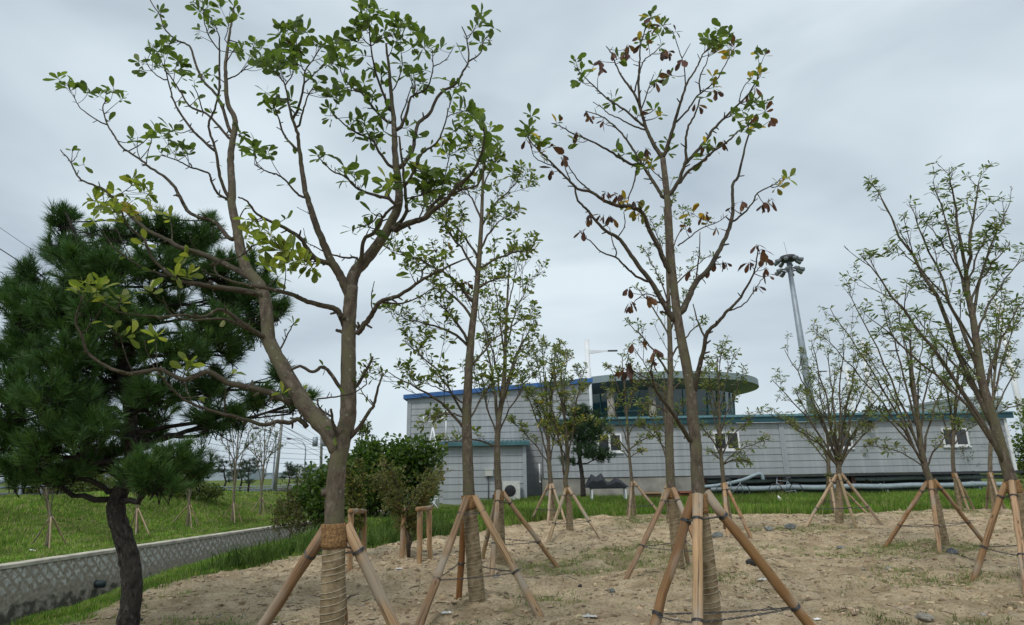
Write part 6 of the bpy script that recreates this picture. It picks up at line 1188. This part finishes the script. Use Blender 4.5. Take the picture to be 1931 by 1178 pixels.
# distant buildings, haze put into their pale wall and roof colours
def far_block(px0, px1, ptop, Y, col_, label, fl=4, wn=8):
    a_ = P(px0, 900, Y); b_ = P(px1, 900, Y); z = P((px0+px1)/2, ptop, Y)[2]; e = empty('distant_building', ((a_[0]+b_[0])/2, Y, -1), label, 'building'); mm = M(); mm.box((a_[0], Y, -2), (b_[0], Y+25, z)); mm.build('wall', simple('hazed_far_wall', col_, .8, 0, .06, .1), e, smooth=False)
    mm = M(); mm.box((a_[0]-.4, Y-.4, z), (b_[0]+.4, Y+25.4, z+.8)); mm.build('roof', simple('hazed_far_roof', tuple(c*.8 for c in col_), .8), e, smooth=False)
    for f in range(fl):
        for q in range(wn):
            x0 = a_[0]+(b_[0]-a_[0])*(q+.25)/wn; x1 = a_[0]+(b_[0]-a_[0])*(q+.75)/wn; z0 = 1+(z-1)*(f+.3)/fl; z1 = 1+(z-1)*(f+.7)/fl; w_ = M(); w_.box((x0, Y-.08, z0), (x1, Y-.01, z1)); w_.build('window', GREYMETAL, e, smooth=False)
far_block(1838, 1920, 752, 190, (.40, .44, .46), 'pale grey distant block behind the rightmost tree', 3, 7)
far_block(380, 470, 886, 420, (.38, .44, .50), 'low pale distant block above the guard rail, left one', 2, 6)
far_block(540, 606, 882, 460, (.42, .46, .50), 'low pale distant block above the guard rail, right one', 2, 5)
far_block(470, 545, 893, 500, (.34, .41, .48), 'low blue grey distant block between the two pale ones', 1, 6)
far_block(60, 160, 880, 380, (.36, .42, .48), 'low pale distant block behind the pine crown', 2, 6)
# green trees at the right end
bush('broadleaf_tree', 'green roundish tree beyond the right end of the siding', 1945, 38, [(1955, 800, 28, 34, 0), (1936, 850, 18, 30, 0), (1960, 870, 30, 46, 0), (1928, 885, 10, 22, 0), (1955, 760, 16, 14, 0)], 3000, 8, [(.09, .14, .05), (.12, .17, .06)], .6, cat='tree', seed=31)
bush('treetop', 'dark treetop showing above the teal roof right of the vase shaped tree', 1655, 50, [(1655, 775, 24, 10, 0), (1640, 782, 16, 7, 0), (1672, 782, 14, 6, 0), (1655, 860, 10, 90, 0)], 1500, 7, [(.04, .07, .03)], .5, cat='tree', seed=32)

# ================================================================= ground cover
def grass_obj(name, label, pts, h, w, cols, seed, blades=6, spread=.05, lean=.45):
    rg = np.random.default_rng(seed); n = len(pts); p = np.repeat(pts, blades, 0); hh = np.repeat(h, blades)*rg.uniform(.5, 1.2, n*blades); ww = np.repeat(np.broadcast_to(w, (n,)), blades)
    sp = np.repeat(np.broadcast_to(spread, (n,)), blades)
    p = p+np.c_[rg.normal(0, 1, n*blades)*sp, rg.normal(0, 1, n*blades)*sp, np.zeros(n*blades)]
    th = rg.random(n*blades)*6.28; d = np.c_[np.cos(th), np.sin(th), np.zeros(n*blades)]; ph = rg.random(n*blades)*6.28; sd = np.c_[np.cos(ph), np.sin(ph), np.zeros(n*blades)]*ww[:, None]*.5
    ln = rg.uniform(.1, 1, n*blades)[:, None]*lean
    m1 = p+np.c_[np.zeros((n*blades, 2)), hh*.55]+d*ln*hh[:, None]*.35; e_ = p+np.c_[np.zeros((n*blades, 2)), hh*(1-.2*ln[:, 0])]+d*ln*hh[:, None]*1.0
    V = np.stack([p-sd, p+sd, m1+sd*.8, m1-sd*.8, e_], 1).reshape(-1, 3); o = (np.arange(n*blades)*5)[:, None]
    cs = np.array(cols)[rg.integers(len(cols), size=n)]; patch = (vn(pts[:, 0], pts[:, 1], .45, 31)+.5)[:, None]
    cs = cs*(.65+.75*patch); c = np.repeat(cs, blades, 0)*rg.uniform(.75, 1.3, (n*blades, 1)); C = np.repeat(np.c_[c, np.ones(n*blades)], 5, 0)
    m_ = M(); m_.add(V, o+np.array([[0, 1, 2, 3]]), C); m_.more(o+np.array([[3, 2, 4]]), 0)
    return tag(m_.build(name, GRASSM, None, smooth=False), label, 'grass', kind='stuff')
GC = [(.12, .21, .03), (.16, .26, .04), (.20, .285, .055), (.08, .145, .025), (.27, .27, .10), (.10, .17, .03)]
def scatter(n, x0, x1, y0, y1, keep, seed):
    rg = np.random.default_rng(seed); x = rg.uniform(x0, x1, n); y = rg.uniform(y0, y1, n); k = rg.random(n) < keep(x, y); x = x[k]; y = y[k]; return np.c_[x, y, zg(x, y)-.01]
XW = lambda y: xwall(np.minimum(y, 60))
def frust(x, y): return (x > -.92*y-1.5) & (x < .92*y+1.5)
near = lambda x, y: (1-dirt(x, y))*(x > XW(y)+1.75)*frust(x, y)*(y < 26)
pts = scatter(42000, -15, 3, 4.5, 26, near, 1); grass_obj('grass', 'lush green grass on the near slope of the canal', pts, np.where(pts[:, 1] < 19, .055, .13)+.24*np.clip(vn(pts[:, 0], pts[:, 1], .6, 41)+.3, 0, 1)*(pts[:, 0] < -6)*(pts[:, 1] > 17)+.02, .009+.0006*pts[:, 1], GC, 3, 6, .06)
pts = scatter(5200, -9, -1.2, 10.5, 21, lambda x, y: (1-dirt(x, y))*(x > XW(y)+4)*frust(x, y)*np.clip(.35+2*vn(x, y, .7, 77), 0, 1), 8); grass_obj('tall_weeds', 'tall dark green weeds along the crest before the thicket', pts, .22+.22*rng.random(len(pts)), .020, [(.06, .11, .022), (.085, .14, .03), (.05, .09, .02), (.11, .16, .04)], 9, 8, .08, .9)
pts = scatter(26000, -2, 32, 17, 33.2, lambda x, y: (1-dirt(x, y))*frust(x, y), 2); grass_obj('grass', 'green grass strip between the planting soil and the grey buildings', pts, .20+.16*(vn(pts[:, 0], pts[:, 1], .5, 42)+.5), .022, GC, 4, 6, .09)
pts = scatter(60000, -34, -13.5, 12, 80, lambda x, y: (x < XW(y)-.45)*frust(x, y)*(x > -27.5-.08*(y-30).clip(0))*(.25+.75*(y < 45)), 3); grass_obj('grass', 'bright green grass on the bank across the canal', pts, (.10+.20*np.clip(vn(pts[:, 0], pts[:, 1], .5, 43)+.35, 0, 1)*(pts[:, 0] < XW(pts[:, 1])-3)), .012+.0008*pts[:, 1], [tuple(c*1.1 for c in q) for q in GC]+[(.30, .27, .15)], 5, 5, .09)
WP = [(BASES[k][0]+a_, BASES[k][1]+b_, c_) for k, a_, b_, c_ in (('J', -.6, -.4, .9), ('M', -.9, .2, .9), ('M', .3, -1.2, .7), ('G', .3, -.6, .6), ('B', .6, .2, .5), ('A', .9, 2.2, .5), ('J', -2.2, -.5, .5))]
wk = lambda x, y: dirt(x, y)*np.clip(sum(.8*np.exp(-((x-a_)**2+(y-b_)**2)/c_**2) for a_, b_, c_ in WP)*(.4+2*np.clip(vn(x, y, 2.2, 63)+.2, 0, 1)) + (vn(x, y, .55, 21)+.5*vn(x, y, 1.9, 22)-.16).clip(0)/.35, 0, 1)*frust(x, y)
pts = scatter(90000, -5.5, 20, 3.2, 22, wk, 4); grass_obj('weeds', 'sparse weeds sprouting in patches over the planting soil', pts, .03+.07*rng.random(len(pts))**2, .007, [(.11, .17, .035), (.15, .21, .05), (.08, .12, .03), (.20, .19, .09)], 6, 6, .03, 1.2)
# loose stones and clods
def stones(name, label, n, seed, smin, smax, cols, region=None):
    rg = np.random.default_rng(seed); x = rg.uniform(-5.5, 20, n); y = 3.0+19*rg.random(n)**1.5
    k = (dirt(x, y) > .5) & frust(x, y); x = x[k]; y = y[k]; n = len(x); z = zg(x, y)
    ico = np.array([[0, 0, 1], [.9, 0, .4], [.28, .85, .4], [-.72, .52, .4], [-.72, -.52, .4], [.28, -.85, .4], [.7, .5, -.5], [-.3, .8, -.5], [-.9, 0, -.5], [-.3, -.8, -.5], [.7, -.5, -.5], [0, 0, -1]])
    F = np.array([[0, 1, 2], [0, 2, 3], [0, 3, 4], [0, 4, 5], [0, 5, 1], [1, 6, 2], [2, 7, 3], [3, 8, 4], [4, 9, 5], [5, 10, 1], [6, 7, 2], [7, 8, 3], [8, 9, 4], [9, 10, 5], [10, 6, 1], [11, 7, 6], [11, 8, 7], [11, 9, 8], [11, 10, 9], [11, 6, 10]])
    s_ = smin+(smax-smin)*rg.random(n)**4
    V = ico[None]*(s_[:, None]*rg.uniform(.6, 1.3, (n, 3)))[:, None, :]*(1+.16*rg.standard_normal((n, 12, 1))); V[..., 2] *= .65
    a_ = rg.random(n)*6.28; c_, q_ = np.cos(a_)[:, None], np.sin(a_)[:, None]; X = V[..., 0]*c_-V[..., 1]*q_; Y_ = V[..., 0]*q_+V[..., 1]*c_; V = np.stack([X, Y_, V[..., 2]], -1)+np.stack([x, y, z+s_*.15], -1)[:, None, :]
    C = np.repeat(np.c_[np.array(cols)[rg.integers(len(cols), size=n)]*rg.uniform(.7, 1.2, (n, 1)), np.ones(n)], 12, 0)
    m_ = M(); m_.add(V.reshape(-1, 3), (F[None]+(np.arange(n)*12)[:, None, None]).reshape(-1, 3), C)
    mt_, t, b = mat(name+'_mat'); b.inputs['Roughness'].default_value = .95; b.inputs['Specular IOR Level'].default_value = .15; a2 = N(t, 'ShaderNodeAttribute'); a2.attribute_name = 'tint'
    n1 = N(t, 'ShaderNodeTexNoise'); n1.inputs['Scale'].default_value = 60; mmx = N(t, 'ShaderNodeMixRGB', blend_type='MULTIPLY'); mmx.inputs[0].default_value = .5; t.links.new(a2.outputs['Color'], mmx.inputs[1]); t.links.new(n1.outputs[1], mmx.inputs[2]); t.links.new(mmx.outputs[0], b.inputs['Base Color'])
    return tag(m_.build(name, mt_, None, smooth=False), label, 'soil' if 'clod' in name else 'gravel', kind='stuff')
stones('soil_clods', 'loose crumbs and clods of soil strewn over the planting ground', 46000, 11, .004, .042, [(.56, .435, .285), (.50, .385, .25), (.62, .485, .325), (.34, .255, .165)])
stones('gravel', 'scattered small grey and white stones on the planting ground', 2600, 12, .006, .03, [(.30, .29, .28), (.62, .60, .55), (.12, .12, .13), (.50, .44, .36)])
# dry twigs, bark chips and straw
rg = np.random.default_rng(5); m_ = M(); n = 16000; x = rg.uniform(-5.5, 18, n); y = 3+19*rg.random(n)**1.4; k = (dirt(x, y) > .5) & frust(x, y) & (rg.random(n) < .25+1.2*np.clip(vn(x, y, .7, 51), 0, 1)); x = x[k]; y = y[k]
for a_, b_ in zip(x, y):
    th = rg.random()*6.28; L = rg.uniform(.03, .16); p0 = np.array([a_, b_, 0]); p1 = p0+np.array([math.cos(th)*L, math.sin(th)*L, 0]); pm_ = (p0+p1)/2+rg.normal(0, .012, 3)
    q = np.array([p0, pm_, p1]); q[:, 2] = zg(q[:, 0], q[:, 1])+.006+.008*rg.random(); c = [(.05, .04, .03), (.25, .20, .14), (.10, .075, .05), (.42, .37, .28)][rg.integers(4)]
    m_.tube(q, [.004, .005, .0025], 4, c+(1,))
tw, t, b = mat('dry_twig'); b.inputs['Roughness'].default_value = .9; a2 = N(t, 'ShaderNodeAttribute'); a2.attribute_name = 'tint'; t.links.new(a2.outputs['Color'], b.inputs['Base Color'])
tag(m_.build('dry_litter', tw), 'dry twigs, straw and bark chips lying on the soil', 'litter', kind='stuff')
# single rocks
def rock(px, py, s, col_, label, name='rock', flat=.6, seed=0, rough=.18):
    g_ = G(px, py); r_ = s*g_[1]/FPX; z = float(zg(g_[0], g_[1])); rg = np.random.default_rng(seed+int(px)); nu, nv = 14, 9; m_ = M(); th, ph = np.meshgrid(np.linspace(0, 2*math.pi, nu, endpoint=False), np.linspace(.02, math.pi-.02, nv)); v = np.stack([np.sin(ph)*np.cos(th), np.sin(ph)*np.sin(th), np.cos(ph)], -1)
    pl = nrm(rg.standard_normal((9, 3))); sc = np.ones(v.shape[:2])
    for q in pl: dd = v@q; sc = np.minimum(sc, np.where(dd > .55, .62/np.maximum(dd, .1)*rg.uniform(.85, 1.1), 2))
    V = v*(sc*(1+.04*rg.standard_normal(sc.shape)))[..., None]*r_*np.array([1, .8, flat])+np.array([g_[0], g_[1], z+r_*flat*.45])
    i, j = np.meshgrid(np.arange(nv-1), np.arange(nu), indexing='ij'); m_.add(V.reshape(-1, 3), np.stack([i*nu+j, (i+1)*nu+j, (i+1)*nu+(j+1) % nu, i*nu+(j+1) % nu], -1).reshape(-1, 4))
    tag(m_.build(name, simple('rock_'+str(int(px)), col_, .85, 0, .3, 10, .6, 18), None, smooth=False, origin=(g_[0], g_[1], z)), label, name.replace('_', ' '))
rock(1796, 1040, 15, (.13, .14, .15), 'blue grey rock at the foot of the leaning tree')
rock(1155, 1119, 8, (.14, .15, .14), 'small square dark stone on the bare soil, middle of the foreground')
rock(1417, 1070, 13, (.035, .035, .038), 'black lump of rock behind the right pole of the browning tree')
rock(1095, 1112, 5, (.05, .045, .05), 'tiny dark fragment left of the small square stone')
rock(1352, 1014, 12, (.17, .18, .17), 'grey rock just left of the upright pole under the second window')
rock(1491, 998, 12, (.15, .16, .16), 'flat grey rock beside the far end of the long brown pole')
rock(1450, 1003, 9, (.20, .21, .21), 'small pale grey rock left of the flat grey one')
rock(1742, 1168, 18, (.26, .24, .20), 'half buried tan rock at the bottom right of the picture')
rock(1407, 1146, 12, (.42, .34, .24), 'tan stone at the lower edge, right of the burlap foot of the browning tree', flat=.5)
rock(1628, 1079, 6, (.11, .12, .12), 'small dark stone alone on the soil below the vase shaped tree')
rock(1676, 1076, 8, (.30, .28, .24), 'small pale stone right of the lone dark stone')
rock(1043, 1072, 10, (.34, .29, .22), 'dirty tan stone by the foot of the two stemmed tree tripod')
rock(935, 1098, 8, (.30, .28, .26), 'pale stone just right of the middle left tree foot')
rock(1584, 1036, 9, (.20, .20, .18), 'grey stone below the vase shaped tree, half in the soil', flat=.4)
def litter(px, py, w, label, col_=(.8, .8, .78), name='litter_scrap', cat='litter'):
    g_ = G(px, py); s = w*g_[1]/FPX; rg = np.random.default_rng(int(px)); m_ = M(); n = 8; U_, V_ = np.meshgrid(np.linspace(-.5, .5, n), np.linspace(-.5, .5, n)); X = U_*s*2+.1*s*rg.standard_normal(U_.shape); Y_ = V_*s*1.2+.1*s*rg.standard_normal(U_.shape); Z = float(zg(g_[0], g_[1]))+.012+s*.28*np.abs(rg.standard_normal(U_.shape))*(.5-np.maximum(abs(U_), abs(V_))+.15)*1.6
    i, j = np.meshgrid(np.arange(n-1), np.arange(n-1), indexing='ij'); m_.add(np.stack([X+g_[0], Y_+g_[1], Z], -1).reshape(-1, 3), np.stack([i*n+j, i*n+j+1, (i+1)*n+j+1, (i+1)*n+j], -1).reshape(-1, 4)); tag(m_.build(name, simple('scrap_'+str(int(px)), col_, .6, 0, .1, 20), None, smooth=False, origin=(g_[0], g_[1], g_[2])), label, cat)
litter(842, 1166, 8, 'crumpled white plastic scrap at the bottom edge, left of the middle')
litter(1470, 947, 16, 'white plastic sheet lying in the far grass strip', name='plastic_sheet', cat='plastic sheet')
litter(1506, 949, 9, 'thin white plastic strip in the grass right of the white sheet')
litter(1541, 1165, 6, 'white paper scrap on the soil by the long brown pole')
litter(1440, 1100, 9, 'pale plastic scrap on the soil between black rock and long brown pole', (.6, .6, .56))
litter(1112, 1166, 12, 'grey white plastic film half buried at the bottom edge', (.55, .55, .52))
litter(752, 1086, 5, 'small white scrap on the soil right of the forked tree')
litter(60, 1039, 7, 'white scrap under the nearest young tree across the canal')
